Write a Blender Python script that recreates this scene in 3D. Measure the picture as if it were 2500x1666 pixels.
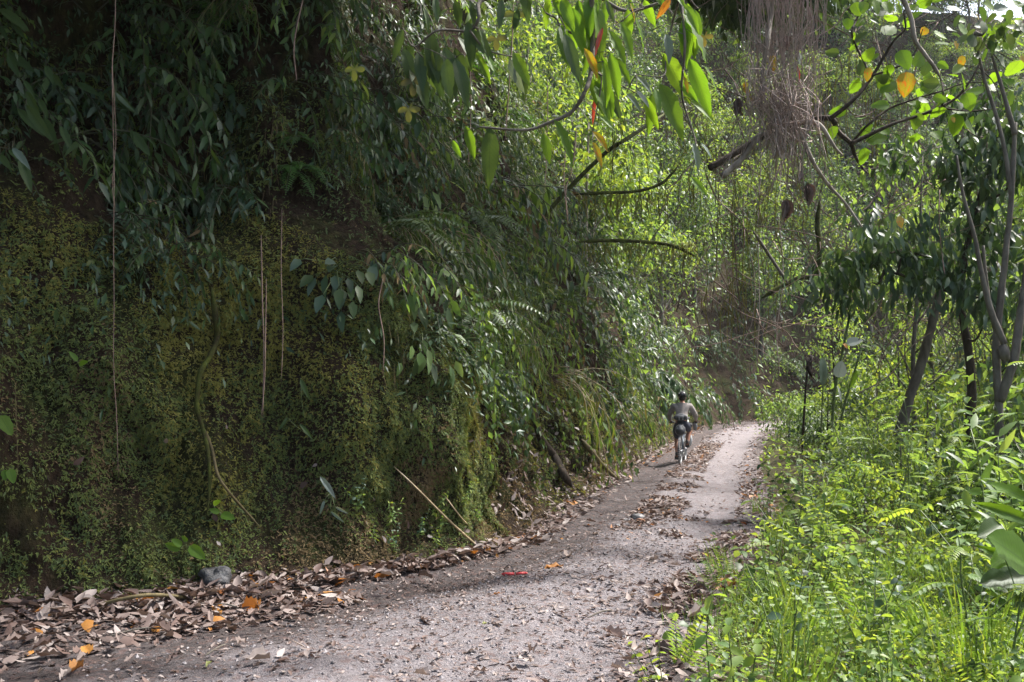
import bpy, math, numpy as np
from mathutils import Vector, Matrix
from math import radians as R

# ---------------------------------------------------------------- camera, sky, sun, exposure
SC = bpy.context.scene
for _o in list(bpy.data.objects):
    bpy.data.objects.remove(_o)
COL = SC.collection
F_PX, CX, CY = 2431.0, 1250.0, 833.0        # focal length and centre in photograph pixels
PITCH = R(3.2)
CAM = np.array([0.0, 0.0, 1.6])
_c = bpy.data.cameras.new('camera'); cam = bpy.data.objects.new('camera', _c); COL.objects.link(cam)
cam.location = CAM; cam.rotation_euler = (R(90) + PITCH, 0, 0)
_c.sensor_width = 36; _c.lens = F_PX / 2500 * 36; _c.clip_end = 1000; _c.clip_start = 0.05
SC.camera = cam

SUN_AZ, SUN_EL = 66.0, 56.0                 # degrees: azimuth clockwise from +Y, elevation
w = bpy.data.worlds.new('World'); SC.world = w; w.use_nodes = True
_nt = w.node_tree; _nt.nodes.clear()
_sky = _nt.nodes.new('ShaderNodeTexSky'); _sky.sky_type = 'NISHITA'; _sky.sun_disc = False
_sky.sun_elevation = R(SUN_EL); _sky.sun_rotation = R(SUN_AZ)
_sky.air_density = 1.2; _sky.dust_density = 5.0; _sky.ozone_density = 0.6
_bg = _nt.nodes.new('ShaderNodeBackground'); _bg.inputs['Strength'].default_value = 0.15
_wo = _nt.nodes.new('ShaderNodeOutputWorld')
_nt.links.new(_sky.outputs[0], _bg.inputs[0]); _nt.links.new(_bg.outputs[0], _wo.inputs[0])

_l = bpy.data.lights.new('sun', 'SUN'); sun = bpy.data.objects.new('sun', _l); COL.objects.link(sun)
_l.energy = 4.0; _l.angle = R(4.0); _l.color = (1.0, 0.975, 0.935)
_sd = Vector((math.sin(R(SUN_AZ)) * math.cos(R(SUN_EL)), math.cos(R(SUN_AZ)) * math.cos(R(SUN_EL)), math.sin(R(SUN_EL))))
sun.rotation_euler = _sd.to_track_quat('Z', 'Y').to_euler(); sun.location = (20, 10, 40)

SC.view_settings.view_transform = 'Standard'; SC.view_settings.look = 'None'
SC.view_settings.gamma = 1; SC.view_settings.exposure = 1.33; SC.view_settings.use_curve_mapping = False
SC.render.engine = 'CYCLES'
SC.cycles.max_bounces = 6; SC.cycles.diffuse_bounces = 3; SC.cycles.glossy_bounces = 2
SC.cycles.transmission_bounces = 3; SC.cycles.transparent_max_bounces = 4; SC.cycles.volume_bounces = 0
SC.cycles.caustics_reflective = False; SC.cycles.caustics_refractive = False
SC.cycles.use_denoising = True

RNG = np.random.default_rng(11)
def U(a, b, n=None): return RNG.uniform(a, b, n)

# ---------------------------------------------------------------- picture <-> place helpers
_cp, _sp = math.cos(PITCH), math.sin(PITCH)
def Q(x, y, d, s=2500 / 2353.0):
    """point at forward distance d that projects to (x, y) of the 2353-wide view of the photograph"""
    a, b = (x * s - CX) / F_PX, -(y * s - CY) / F_PX
    v = np.array([a, _cp - b * _sp, b * _cp + _sp])
    return CAM + v / v[1] * d
def S(x, y, d): return Q(x, y, d, 1.0)
def proj(P):
    P = np.atleast_2d(P) - CAM
    f = P[:, 1] * _cp + P[:, 2] * _sp; u = -P[:, 1] * _sp + P[:, 2] * _cp
    f = np.where(f > 0.05, f, 0.05)
    return CX + P[:, 0] / f * F_PX, CY - u / f * F_PX, f

# ---------------------------------------------------------------- noise (numpy value noise)
def _h(i, j, k):
    n = (i * 374761393 + j * 668265263 + k * 2147483647 + 1013904223) & 0xFFFFFFFF
    n = ((n ^ (n >> 13)) * 1274126177) & 0xFFFFFFFF
    n = ((n ^ (n >> 16)) * 2246822519) & 0xFFFFFFFF
    return ((n ^ (n >> 15)) & 0xFFFF) / 32767.5 - 1.0
def vnoise(x, y, z=0.0):
    x, y, z = np.broadcast_arrays(np.asarray(x, float), np.asarray(y, float), np.asarray(z, float))
    i, j, k = [np.floor(a).astype(np.int64) for a in (x, y, z)]
    f, g, h = x - i, y - j, z - k
    f, g, h = [t * t * (3 - 2 * t) for t in (f, g, h)]
    r = 0
    for a in (0, 1):
        for b in (0, 1):
            for c in (0, 1):
                r = r + _h(i + a, j + b, k + c) * (f if a else 1 - f) * (g if b else 1 - g) * (h if c else 1 - h)
    return r
def fbm(x, y, z=0.0, o=4):
    r, a = 0, 1.0
    x, y, z = [np.asarray(t, float) for t in (x, y, z)]
    for q in range(o):
        r = r + a * vnoise(x * 2**q + 17.3 * q, y * 2**q - 9.1 * q, z * 2**q + 3.7 * q); a *= 0.5
    return r
def sstep(a, b, x):
    t = np.clip((np.asarray(x, float) - a) / (b - a), 0, 1); return t * t * (3 - 2 * t)
def norm(v):
    v = np.asarray(v, float); return v / np.maximum(np.linalg.norm(v, axis=-1, keepdims=True), 1e-9)
def catmull(pts, n):
    p = np.asarray(pts, float); p = np.vstack([2 * p[0] - p[1], p, 2 * p[-1] - p[-2]])
    m = len(p) - 3; t = np.linspace(0, m - 1e-9, n); i = t.astype(int); u = (t - i)[:, None]
    a, b, c, d = p[i], p[i + 1], p[i + 2], p[i + 3]
    return 0.5 * (2 * b + (c - a) * u + (2 * a - 5 * b + 4 * c - d) * u**2 + (3 * b - a - 3 * c + d) * u**3)

# ---------------------------------------------------------------- mesh collector
LT = {  # leaf templates: t along, a across, triangles
    'd': ([0, .45, .45, 1], [0, -1, 1, 0], [(0, 2, 3), (0, 3, 1)]),
    'm': ([0, .3, .3, .3, .68, .68, .68, 1], [0, -1, 0, 1, -.72, 0, .72, 0],
          [(0, 2, 1), (0, 3, 2), (1, 2, 5), (1, 5, 4), (2, 3, 6), (2, 6, 5), (4, 5, 7), (5, 6, 7)]),
    'g': ([0, 0, .5, .5, 1], [-.7, .7, -1, 1, 0], [(0, 1, 3), (0, 3, 2), (2, 3, 4)]),
    'o': ([0, .12, .12, .45, .45, .78, .78, 1, .45], [0, -.62, .62, -1, 1, -.7, .7, 0, 0],
          [(0, 2, 8), (0, 8, 1), (1, 8, 3), (2, 4, 8), (3, 8, 5), (4, 6, 8), (5, 8, 7), (8, 6, 7)]),
}
class MB:
    def __init__(s): s.v = []; s.t = []; s.m = []; s.n = 0
    def add(s, V, T, mat=0):
        V = np.asarray(V, float).reshape(-1, 3); T = np.asarray(T, np.int64).reshape(-1, 3)
        s.v.append(V); s.t.append(T + s.n)
        s.m.append(np.full(len(T), mat) if np.isscalar(mat) else np.asarray(mat)); s.n += len(V)
        return s
    def leaves(s, P, D, N, L, W, curl=0.15, fold=0.25, kind='m', mat=0):
        P = np.atleast_2d(P); n = len(P)
        D = norm(np.broadcast_to(D, (n, 3))); N = np.broadcast_to(N, (n, 3))
        Sd = norm(np.cross(D, N) + 1e-6); N = np.cross(Sd, D)
        L, W, curl = [np.broadcast_to(np.asarray(q, float), (n,))[:, None, None] for q in (L, W, curl)]
        t, a, T = LT[kind]; t = np.array(t)[None, :, None]; a = np.array(a)[None, :, None]
        V = P[:, None] + D[:, None] * (t * (1 - 0.3 * curl * t) * L) + Sd[:, None] * (a * W / 2) + N[:, None] * (fold * abs(a) * W / 2 - curl * t * t * L)
        k = t.shape[1]; T = np.array(T)
        TT = (T[None] + (np.arange(n) * k)[:, None, None]).reshape(-1, 3)
        mm = mat if np.isscalar(mat) else np.repeat(np.asarray(mat), len(T))
        return s.add(V.reshape(-1, 3), TT, mm)
    def tube(s, pts, r, sides=6, mat=0, rough=0.0):
        p = np.asarray(pts, float); n = len(p); r = np.broadcast_to(np.asarray(r, float), (n,))
        t = norm(np.gradient(p, axis=0)); ref = np.array([0.31, 0.17, 0.93]) if abs(t[:, 2]).mean() < 0.85 else np.array([0.9, 0.4, 0.1])
        a = norm(np.cross(t, ref)); b = np.cross(t, a)
        th = np.arange(sides) * 2 * math.pi / sides
        rr = r[:, None] * (1 + rough * vnoise(np.arange(n)[:, None] * 0.7 + p[0, 0] * 9, th[None] * 1.1, p[0, 2] * 5))
        V = p[:, None] + (np.cos(th)[None, :, None] * a[:, None] + np.sin(th)[None, :, None] * b[:, None]) * rr[:, :, None]
        i = np.arange(n - 1)[:, None] * sides; j = np.arange(sides)[None]; j2 = (j + 1) % sides
        A, B, C, D = i + j, i + j2, i + sides + j2, i + sides + j
        T = np.concatenate([np.stack([A, B, C], -1).reshape(-1, 3), np.stack([A, C, D], -1).reshape(-1, 3)])
        V = np.vstack([V.reshape(-1, 3), p[:1], p[-1:]]); c0, c1 = n * sides, n * sides + 1
        jj = np.arange(sides); e = (n - 1) * sides
        T = np.vstack([T, np.stack([np.full(sides, c0), (jj + 1) % sides, jj], -1), np.stack([np.full(sides, c1), e + jj, e + (jj + 1) % sides], -1)])
        return s.add(V, T, mat)
    def box(s, c, d, rot=None, mat=0):
        V = np.array([[x, y, z] for x in (-1, 1) for y in (-1, 1) for z in (-1, 1)], float) * np.asarray(d) / 2
        if rot is not None: V = V @ np.array(rot).T
        T = [(0, 1, 3), (0, 3, 2), (4, 6, 7), (4, 7, 5), (0, 4, 5), (0, 5, 1), (2, 3, 7), (2, 7, 6), (0, 2, 6), (0, 6, 4), (1, 5, 7), (1, 7, 3)]
        return s.add(V + np.asarray(c), T, mat)
    def ball(s, c, r, nu=14, nv=9, mat=0, amp=0.0, fr=2.0, seed=0.0):
        u = np.arange(nu) * 2 * math.pi / nu; v = np.linspace(0, math.pi, nv)
        d = np.stack([np.sin(v)[:, None] * np.cos(u), np.sin(v)[:, None] * np.sin(u), np.cos(v)[:, None] * np.ones(nu)], -1)
        k = 1 + amp * fbm(d[..., 0] * fr + seed, d[..., 1] * fr, d[..., 2] * fr, 3)
        V = d * k[..., None] * np.asarray(r) + np.asarray(c)
        i = np.arange(nv - 1)[:, None] * nu; j = np.arange(nu)[None]; j2 = (j + 1) % nu
        A, B, C, D = i + j, i + j2, i + nu + j2, i + nu + j
        return s.add(V.reshape(-1, 3), np.concatenate([np.stack([A, C, B], -1).reshape(-1, 3), np.stack([A, D, C], -1).reshape(-1, 3)]), mat)
    def mesh(s, name, mats, smooth=True):
        V = np.vstack(s.v).astype(np.float32); T = np.vstack(s.t).astype(np.int32); m = np.concatenate(s.m).astype(np.int32)
        me = bpy.data.meshes.new(name); me.vertices.add(len(V)); me.vertices.foreach_set('co', V.ravel())
        me.loops.add(len(T) * 3); me.loops.foreach_set('vertex_index', T.ravel())
        me.polygons.add(len(T)); me.polygons.foreach_set('loop_start', np.arange(0, len(T) * 3, 3, dtype=np.int32))
        try: me.polygons.foreach_set('loop_total', np.full(len(T), 3, np.int32))
        except Exception: pass
        for q in (mats if isinstance(mats, (list, tuple)) else [mats]): me.materials.append(q)
        me.polygons.foreach_set('material_index', m)
        me.polygons.foreach_set('use_smooth', np.full(len(T), bool(smooth)))
        me.update(calc_edges=True); return me
    def build(s, name, mats, parent=None, smooth=True, loc=None):
        return link(name, s.mesh(name, mats, smooth), parent, loc)
def link(name, me, parent=None, loc=None):
    o = bpy.data.objects.new(name, me); COL.objects.link(o)
    if parent is not None: o.parent = parent
    if loc is not None: o.location = loc
    return o
def grid_mesh(name, P, mat, uv=None, smooth=True):
    a, b = P.shape[:2]; V = P.reshape(-1, 3).astype(np.float32)
    i = np.arange(a - 1)[:, None] * b; j = np.arange(b - 1)[None]
    Qd = np.stack([i + j, i + j + 1, i + j + b + 1, i + j + b], -1).reshape(-1, 4).astype(np.int32)
    me = bpy.data.meshes.new(name); me.vertices.add(len(V)); me.vertices.foreach_set('co', V.ravel())
    me.loops.add(len(Qd) * 4); me.loops.foreach_set('vertex_index', Qd.ravel())
    me.polygons.add(len(Qd)); me.polygons.foreach_set('loop_start', np.arange(0, len(Qd) * 4, 4, dtype=np.int32))
    try: me.polygons.foreach_set('loop_total', np.full(len(Qd), 4, np.int32))
    except Exception: pass
    me.polygons.foreach_set('use_smooth', np.full(len(Qd), smooth))
    if uv is not None:
        l = me.uv_layers.new(name='UVMap'); l.data.foreach_set('uv', uv.reshape(-1, 2)[Qd.ravel()].astype(np.float32).ravel())
    if mat: me.materials.append(mat)
    me.update(calc_edges=True); return me
def tag(o, label=None, cat=None, group=None, kind=None):
    if label: o['label'] = label
    if cat: o['category'] = cat
    if group: o['group'] = group
    if kind: o['kind'] = kind
    return o
def empty(name, loc=(0, 0, 0), rz=0.0):
    o = bpy.data.objects.new(name, None); COL.objects.link(o); o.location = loc; o.rotation_euler = (0, 0, rz)
    o.empty_display_size = 0.1; return o
KIDS = {}
def kids(o):
    return [c for c in bpy.data.objects if c.parent == o]
def copy_tree(o, children, parent=None):
    """children: nested list [(child, [(grandchild, [])])] so no scan of bpy.data is needed"""
    c = o.copy(); COL.objects.link(c); c.parent = parent
    for ch, g in children: copy_tree(ch, g, c)
    return c

# ---------------------------------------------------------------- materials
def nodes(name):
    m = bpy.data.materials.new(name); m.use_nodes = True; nt = m.node_tree; nt.nodes.clear()
    out = nt.nodes.new('ShaderNodeOutputMaterial'); return m, nt, out
def ramp(nt, cols, fac=None, pos=None, interp='LINEAR'):
    r = nt.nodes.new('ShaderNodeValToRGB'); r.color_ramp.interpolation = interp; e = r.color_ramp.elements
    n = len(cols)
    while len(e) < n: e.new(0.5)
    for i, c in enumerate(cols):
        e[i].position = pos[i] if pos else i / max(1, n - 1); e[i].color = (*c, 1)
    if fac is not None: nt.links.new(fac, r.inputs[0])
    return r.outputs[0]
def noise(nt, scale, detail=4, rough=0.55, vec=None, dim=None):
    n = nt.nodes.new('ShaderNodeTexNoise'); n.inputs['Scale'].default_value = scale; n.inputs['Detail'].default_value = detail
    n.inputs['Roughness'].default_value = rough
    if vec is not None: nt.links.new(vec, n.inputs['Vector'])
    return n.outputs[0]
def mixc(nt, fac, a, b, blend='MIX'):
    m = nt.nodes.new('ShaderNodeMix'); m.data_type = 'RGBA'; m.blend_type = blend
    for i, q in ((0, fac), (6, a), (7, b)):
        if hasattr(q, 'links'): nt.links.new(q, m.inputs[i])
        elif i == 0: m.inputs[0].default_value = q
        else: m.inputs[i].default_value = (*q, 1)
    return m.outputs[2]
def math_(nt, op, a, b=0.0, clamp=False):
    m = nt.nodes.new('ShaderNodeMath'); m.operation = op; m.use_clamp = clamp
    for i, q in ((0, a), (1, b)):
        if hasattr(q, 'links'): nt.links.new(q, m.inputs[i])
        else: m.inputs[i].default_value = q
    return m.outputs[0]
def bump(nt, h, strength=0.5, dist=0.02):
    b = nt.nodes.new('ShaderNodeBump'); b.inputs['Strength'].default_value = strength; b.inputs['Distance'].default_value = dist
    nt.links.new(h, b.inputs['Height']); return b.outputs[0]
def objco(nt): return nt.nodes.new('ShaderNodeTexCoord').outputs['Object']

def leafmat(name, cols, trans=0.35, rough=0.42, spec=0.5, tcol=None, veins=False, spot=None):
    m, nt, out = nodes(name)
    g = nt.nodes.new('ShaderNodeNewGeometry'); oi = nt.nodes.new('ShaderNodeObjectInfo')
    rnd = math_(nt, 'FRACT', math_(nt, 'ADD', g.outputs['Random Per Island'], oi.outputs['Random']))
    c = ramp(nt, cols, rnd)
    var = noise(nt, 9.0, 3, vec=objco(nt))
    c = mixc(nt, math_(nt, 'MULTIPLY', var, 0.5), c, tuple(x * 0.55 for x in cols[len(cols) // 2]))
    nrm = None
    if veins:
        uv = nt.nodes.new('ShaderNodeUVMap'); sx = nt.nodes.new('ShaderNodeSeparateXYZ'); nt.links.new(uv.outputs[0], sx.inputs[0])
        ac = math_(nt, 'ABSOLUTE', sx.outputs[1])
        ph = math_(nt, 'SUBTRACT', math_(nt, 'MULTIPLY', sx.outputs[0], 85.0), math_(nt, 'MULTIPLY', ac, 14.0))
        sv = math_(nt, 'POWER', math_(nt, 'MULTIPLY', math_(nt, 'ADD', math_(nt, 'SINE', ph), 1.0), 0.5), 6.0)
        mid = math_(nt, 'LESS_THAN', ac, 0.06)
        vv = math_(nt, 'MAXIMUM', math_(nt, 'MULTIPLY', sv, 0.45), mid)
        c = mixc(nt, math_(nt, 'MULTIPLY', vv, 0.5), c, tuple(min(1, x * 0.55 + 0.01) for x in cols[0]))
        nrm = bump(nt, math_(nt, 'MULTIPLY', vv, -1.0), 0.25, 0.003)
        if spot:
            sn = noise(nt, 3.2, 4, vec=uv.outputs[0])
            c = mixc(nt, ramp(nt, [(0, 0, 0), (1, 1, 1)], sn, [0.52, 0.62]), c, spot)
    b = nt.nodes.new('ShaderNodeBsdfPrincipled'); nt.links.new(c, b.inputs['Base Color'])
    b.inputs['Roughness'].default_value = rough; b.inputs['Specular IOR Level'].default_value = spec
    if nrm is not None: nt.links.new(nrm, b.inputs['Normal'])
    t = nt.nodes.new('ShaderNodeBsdfTranslucent')
    tc = mixc(nt, 1.0, c, tcol or (1.9, 1.7, 0.7), 'MULTIPLY'); nt.links.new(tc, t.inputs[0])
    mx = nt.nodes.new('ShaderNodeMixShader'); mx.inputs[0].default_value = trans
    nt.links.new(b.outputs[0], mx.inputs[1]); nt.links.new(t.outputs[0], mx.inputs[2]); nt.links.new(mx.outputs[0], out.inputs[0])
    return m
def plainmat(name, c1, c2, scale=20, rough=0.7, bumps=0.3, bdist=0.01, spec=0.4, metal=0.0, stretch=None, c3=None):
    m, nt, out = nodes(name); co = objco(nt)
    if stretch:
        mp = nt.nodes.new('ShaderNodeMapping'); mp.inputs['Scale'].default_value = stretch; nt.links.new(co, mp.inputs[0]); co = mp.outputs[0]
    n = noise(nt, scale, 6, 0.6, co)
    c = ramp(nt, [c1, c2] + ([c3] if c3 else []), n, [0.32, 0.62] + ([0.72] if c3 else []))
    b = nt.nodes.new('ShaderNodeBsdfPrincipled'); nt.links.new(c, b.inputs['Base Color'])
    b.inputs['Roughness'].default_value = rough; b.inputs['Specular IOR Level'].default_value = spec; b.inputs['Metallic'].default_value = metal
    if bumps: nt.links.new(bump(nt, noise(nt, scale * 2.3, 5, 0.65, co), bumps, bdist), b.inputs['Normal'])
    nt.links.new(b.outputs[0], out.inputs[0]); return m

M = {}
M['leaf_dark'] = leafmat('leaf_dark', [(.018, .045, .018), (.03, .07, .025), (.045, .095, .03), (.06, .11, .035)], .25, .42, .45)
M['leaf_mid'] = leafmat('leaf_mid', [(.035, .07, .028), (.05, .10, .033), (.075, .135, .04), (.055, .085, .042), (.09, .14, .045)], .34, .46, .38)
M['leaf_light'] = leafmat('leaf_light', [(.085, .165, .05), (.13, .24, .07), (.175, .28, .085), (.115, .19, .07), (.21, .29, .10)], .48, .5, .35)
M['leaf_yellow'] = leafmat('leaf_yellow', [(.14, .25, .05), (.19, .29, .06), (.25, .32, .07), (.18, .28, .065)], .52, .45, .35)
M['leaf_olive'] = leafmat('leaf_olive', [(.06, .085, .025), (.09, .12, .03), (.13, .15, .04), (.10, .10, .04), (.16, .13, .05)], .35, .5, .4)
M['leaf_cool'] = leafmat('leaf_cool', [(.03, .065, .04), (.05, .10, .058), (.075, .13, .08), (.065, .10, .065)], .28, .44, .42)
M['leaf_bamboo'] = leafmat('leaf_bamboo', [(.05, .095, .03), (.08, .15, .035), (.13, .21, .045), (.10, .13, .05), (.15, .18, .07)], .38, .46, .38)
M['fern'] = leafmat('fern', [(.03, .09, .02), (.05, .13, .025), (.07, .16, .03)], .35, .5, .35)
M['grass'] = leafmat('grass', [(.07, .15, .025), (.11, .21, .035), (.16, .26, .05), (.20, .25, .07)], .4, .5, .35)
M['moss_green'] = leafmat('moss_green', [(.11, .145, .048), (.15, .19, .06), (.195, .23, .078)], .25, .75, .15)
M['moss_yellow'] = leafmat('moss_yellow', [(.18, .19, .05), (.22, .22, .062), (.27, .25, .08)], .28, .75, .15)
M['moss_brown'] = leafmat('moss_brown', [(.14, .10, .055), (.19, .14, .075), (.25, .19, .105)], .2, .8, .1, (1.4, 1.2, .8))
M['moss_dark'] = leafmat('moss_dark', [(.065, .10, .04), (.095, .135, .055), (.125, .165, .07)], .2, .7, .2)
M['litter'] = leafmat('litter', [(.07, .047, .041), (.12, .083, .073), (.18, .132, .118), (.25, .20, .183), (.10, .058, .046), (.15, .098, .082), (.045, .032, .029)], .12, .6, .3, (1.2, 1, .8))
M['litter_pale'] = leafmat('litter_pale', [(.29, .25, .23), (.37, .32, .30), (.25, .20, .18), (.32, .27, .25)], .12, .6, .3, (1.2, 1, .8))
M['litter_orange'] = leafmat('litter_orange', [(.36, .15, .035), (.42, .20, .05), (.32, .11, .04)], .2, .5, .4, (1.3, 1, .6))
M['litter_green'] = leafmat('litter_green', [(.30, .30, .05), (.24, .27, .10), (.33, .28, .06)], .25, .5, .4)
M['dead_dark'] = leafmat('dead_dark', [(.05, .038, .032), (.085, .065, .055), (.06, .045, .04)], .08, .7, .2, (1, .9, .7))
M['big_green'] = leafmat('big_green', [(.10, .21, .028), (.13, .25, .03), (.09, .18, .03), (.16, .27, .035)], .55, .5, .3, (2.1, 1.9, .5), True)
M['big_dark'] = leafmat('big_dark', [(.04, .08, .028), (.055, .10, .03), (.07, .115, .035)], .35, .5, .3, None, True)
M['big_yellow'] = leafmat('big_yellow', [(.30, .29, .03), (.36, .30, .03), (.26, .27, .035)], .45, .45, .4, (1.6, 1.4, .6), True, (.45, .14, .02))
M['big_orange'] = leafmat('big_orange', [(.45, .20, .02), (.5, .25, .03)], .4, .45, .4, (1.5, 1.2, .6), True, (.3, .08, .02))
M['big_red'] = leafmat('big_red', [(.30, .05, .03), (.35, .07, .04)], .3, .45, .4, (1.5, 1, .8), True)
M['big_grey'] = leafmat('big_grey', [(.11, .16, .13), (.14, .19, .16), (.17, .21, .19)], .25, .55, .25, None, True)
M['big_pale'] = leafmat('big_pale', [(.42, .48, .42), (.48, .52, .47)], .2, .38, .5, (1.1, 1.1, 1), True)
M['bark_dark'] = plainmat('bark_dark', (.02, .016, .012), (.06, .045, .033), 14, .85, .7, .02, .2, 0, (1, 1, .35))
M['bark_pale'] = plainmat('bark_pale', (.12, .10, .08), (.27, .24, .20), 10, .8, .5, .015, .25, 0, (1, 1, .4))
M['bark_grey'] = plainmat('bark_grey', (.07, .06, .05), (.15, .135, .115), 12, .85, .6, .02, .2, 0, (1, 1, .4))
M['bark_moss'] = plainmat('bark_moss', (.03, .025, .015), (.07, .085, .02), 9, .9, .9, .02, .1, 0, None, (.11, .11, .025))
M['root'] = plainmat('root', (.09, .06, .045), (.24, .17, .14), 16, .8, .3, .01, .25)
M['root_olive'] = plainmat('root_olive', (.06, .05, .025), (.15, .12, .06), 12, .8, .4, .01, .2)
M['rootlet'] = leafmat('rootlet', [(.22, .16, .135), (.36, .28, .24), (.46, .38, .34), (.27, .19, .165)], .1, .7, .3, (1.1, 1, .9))
M['stem_green'] = plainmat('stem_green', (.05, .08, .025), (.11, .15, .045), 20, .5, 0)
M['stem_dark'] = plainmat('stem_dark', (.03, .035, .02), (.07, .07, .035), 20, .6, 0)
M['bamboo'] = plainmat('bamboo', (.20, .15, .08), (.36, .28, .17), 25, .5, .2)

# ================================================================ THE SETTING
# pairs of (foot of the bank, right edge of the track), walking away from the camera
PAIRS = [((-14, -2), (-8, -6)), ((-8, 4.2), (-3, -1)), ((-4.3, 7.3), (0.1, 3.4)), ((-2.7, 8.3), (0.86, 5.6)), ((-1.5, 9.2), (1.45, 7.6)),
         ((-0.35, 11.0), (2.3, 10.2)), ((0.87, 16), (3.9, 15.4)), ((3.79, 28.6), (6.7, 27.5)), ((7.9, 44), (10.9, 41.8)),
         ((12, 52), (15.2, 48.5)), ((18, 57.5), (21, 53.5)), ((27, 61), (29, 56.5)), ((40, 63), (41, 58)), ((60, 65), (60, 60))]
NB = 2400
LE = catmull([p[0] for p in PAIRS], NB); RE = catmull([p[1] for p in PAIRS], NB)
ARC = np.concatenate([[0], np.cumsum(np.linalg.norm(np.diff(LE, axis=0), axis=1))]); SMAX = ARC[-1]
PAR = np.linspace(0, 1, NB)
def gz(x, y): return 0.016 * np.maximum(0, np.asarray(y, float) - 32) + 0.0 * np.asarray(x, float)
def lerp_path(P, q): return np.stack([np.interp(q, PAR, P[:, 0]), np.interp(q, PAR, P[:, 1])], -1)
def q_of_s(s): return np.interp(s, ARC, PAR)
def s_of_y(y): return float(np.interp(y, LE[:, 1], ARC))
def bank_frame(s):
    q = q_of_s(s); e = 0.6 / SMAX
    b = lerp_path(LE, q); t = norm(lerp_path(LE, np.clip(q + e, 0, 1)) - lerp_path(LE, np.clip(q - e, 0, 1)))
    return b, np.stack([t[..., 1], -t[..., 0]], -1)
S12, S20, S45 = s_of_y(11.5), s_of_y(20), s_of_y(44)
def bank(s, h, fine=True):
    """point of the bank face: s along its foot, h up"""
    s, h = np.broadcast_arrays(np.asarray(s, float), np.asarray(h, float))
    b, n = bank_frame(s)
    near = 1 - sstep(S12 - 1.5, S12 + 3, s); far = sstep(S20 + 8, S45, s)
    hp = np.maximum(h, 0)
    r = (0.20 + 0.16 * (1 - near)) * np.minimum(hp, 3.0) + (0.34 + 0.22 * far) * np.maximum(hp - 3.0, 0) + 0.10 * np.maximum(hp - 9, 0)
    r = r + near * 0.55 * sstep(2.7, 3.6, hp + 0.35 * vnoise(s * 0.9, 3.3)) - 0.38 * np.exp(-hp / 0.28) + 0.05
    d = 0.50 * fbm(s * 0.45, hp * 0.30, 5.0, 3) * sstep(-0.2, 1.6, hp) + 0.20 * fbm(s * 1.7 + hp * 0.4, hp * 1.1, 1.0, 3) * sstep(0, 0.5, hp)
    if fine: d = d + 0.065 * fbm(s * 5.0, hp * 3.4, 9.0, 3) + 0.03 * vnoise(s * 16, hp * 11, 2.0)
    o = d - r
    return np.stack([b[..., 0] + n[..., 0] * o, b[..., 1] + n[..., 1] * o, gz(b[..., 0], b[..., 1]) + h], -1)
def bank_n(s, h, e=0.12):
    a = bank(s + e, h, False) - bank(s - e, h, False); c = bank(s, h + e, False) - bank(s, h - e, False)
    return norm(np.cross(a, c))

# --- materials of the ground
def mat_road():
    m, nt, out = nodes('dirt_road'); uv = nt.nodes.new('ShaderNodeUVMap'); sx = nt.nodes.new('ShaderNodeSeparateXYZ')
    nt.links.new(uv.outputs[0], sx.inputs[0]); co = objco(nt)
    big = noise(nt, 0.9, 5, .6, co); mid = noise(nt, 5, 5, .65, co); fine = noise(nt, 38, 5, .7, co); grit = noise(nt, 120, 3, .7, co)
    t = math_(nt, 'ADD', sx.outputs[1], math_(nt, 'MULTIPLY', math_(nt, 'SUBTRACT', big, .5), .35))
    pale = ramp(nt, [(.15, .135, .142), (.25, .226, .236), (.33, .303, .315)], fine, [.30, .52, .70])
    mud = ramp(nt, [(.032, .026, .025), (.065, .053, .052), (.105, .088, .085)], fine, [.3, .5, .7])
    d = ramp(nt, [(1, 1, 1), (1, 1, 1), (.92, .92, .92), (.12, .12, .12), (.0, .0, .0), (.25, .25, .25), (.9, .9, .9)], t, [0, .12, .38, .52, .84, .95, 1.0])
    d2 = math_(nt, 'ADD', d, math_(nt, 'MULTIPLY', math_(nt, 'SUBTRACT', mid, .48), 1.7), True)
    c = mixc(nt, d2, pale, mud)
    red = math_(nt, 'MULTIPLY', ramp(nt, [(0, 0, 0), (1, 1, 1)], noise(nt, 17, 4, .6, co), [.53, .62]), .5)
    c = mixc(nt, red, c, (.17, .10, .085))
    c = mixc(nt, math_(nt, 'MULTIPLY', ramp(nt, [(0, 0, 0), (1, 1, 1)], grit, [.58, .66]), math_(nt, 'SUBTRACT', .6, math_(nt, 'MULTIPLY', d2, .5))), c, (.36, .335, .345))
    c = mixc(nt, math_(nt, 'MULTIPLY', ramp(nt, [(1, 1, 1), (0, 0, 0)], grit, [.34, .42]), .6), c, (.085, .07, .07))
    b = nt.nodes.new('ShaderNodeBsdfPrincipled'); nt.links.new(c, b.inputs['Base Color'])
    b.inputs['Roughness'].default_value = .85; b.inputs['Specular IOR Level'].default_value = .25
    hgt = math_(nt, 'ADD', math_(nt, 'MULTIPLY', mid, 1.5), math_(nt, 'ADD', fine, math_(nt, 'MULTIPLY', grit, .35)))
    nt.links.new(bump(nt, hgt, 1.0, .04), b.inputs['Normal']); nt.links.new(b.outputs[0], out.inputs[0]); return m
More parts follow.
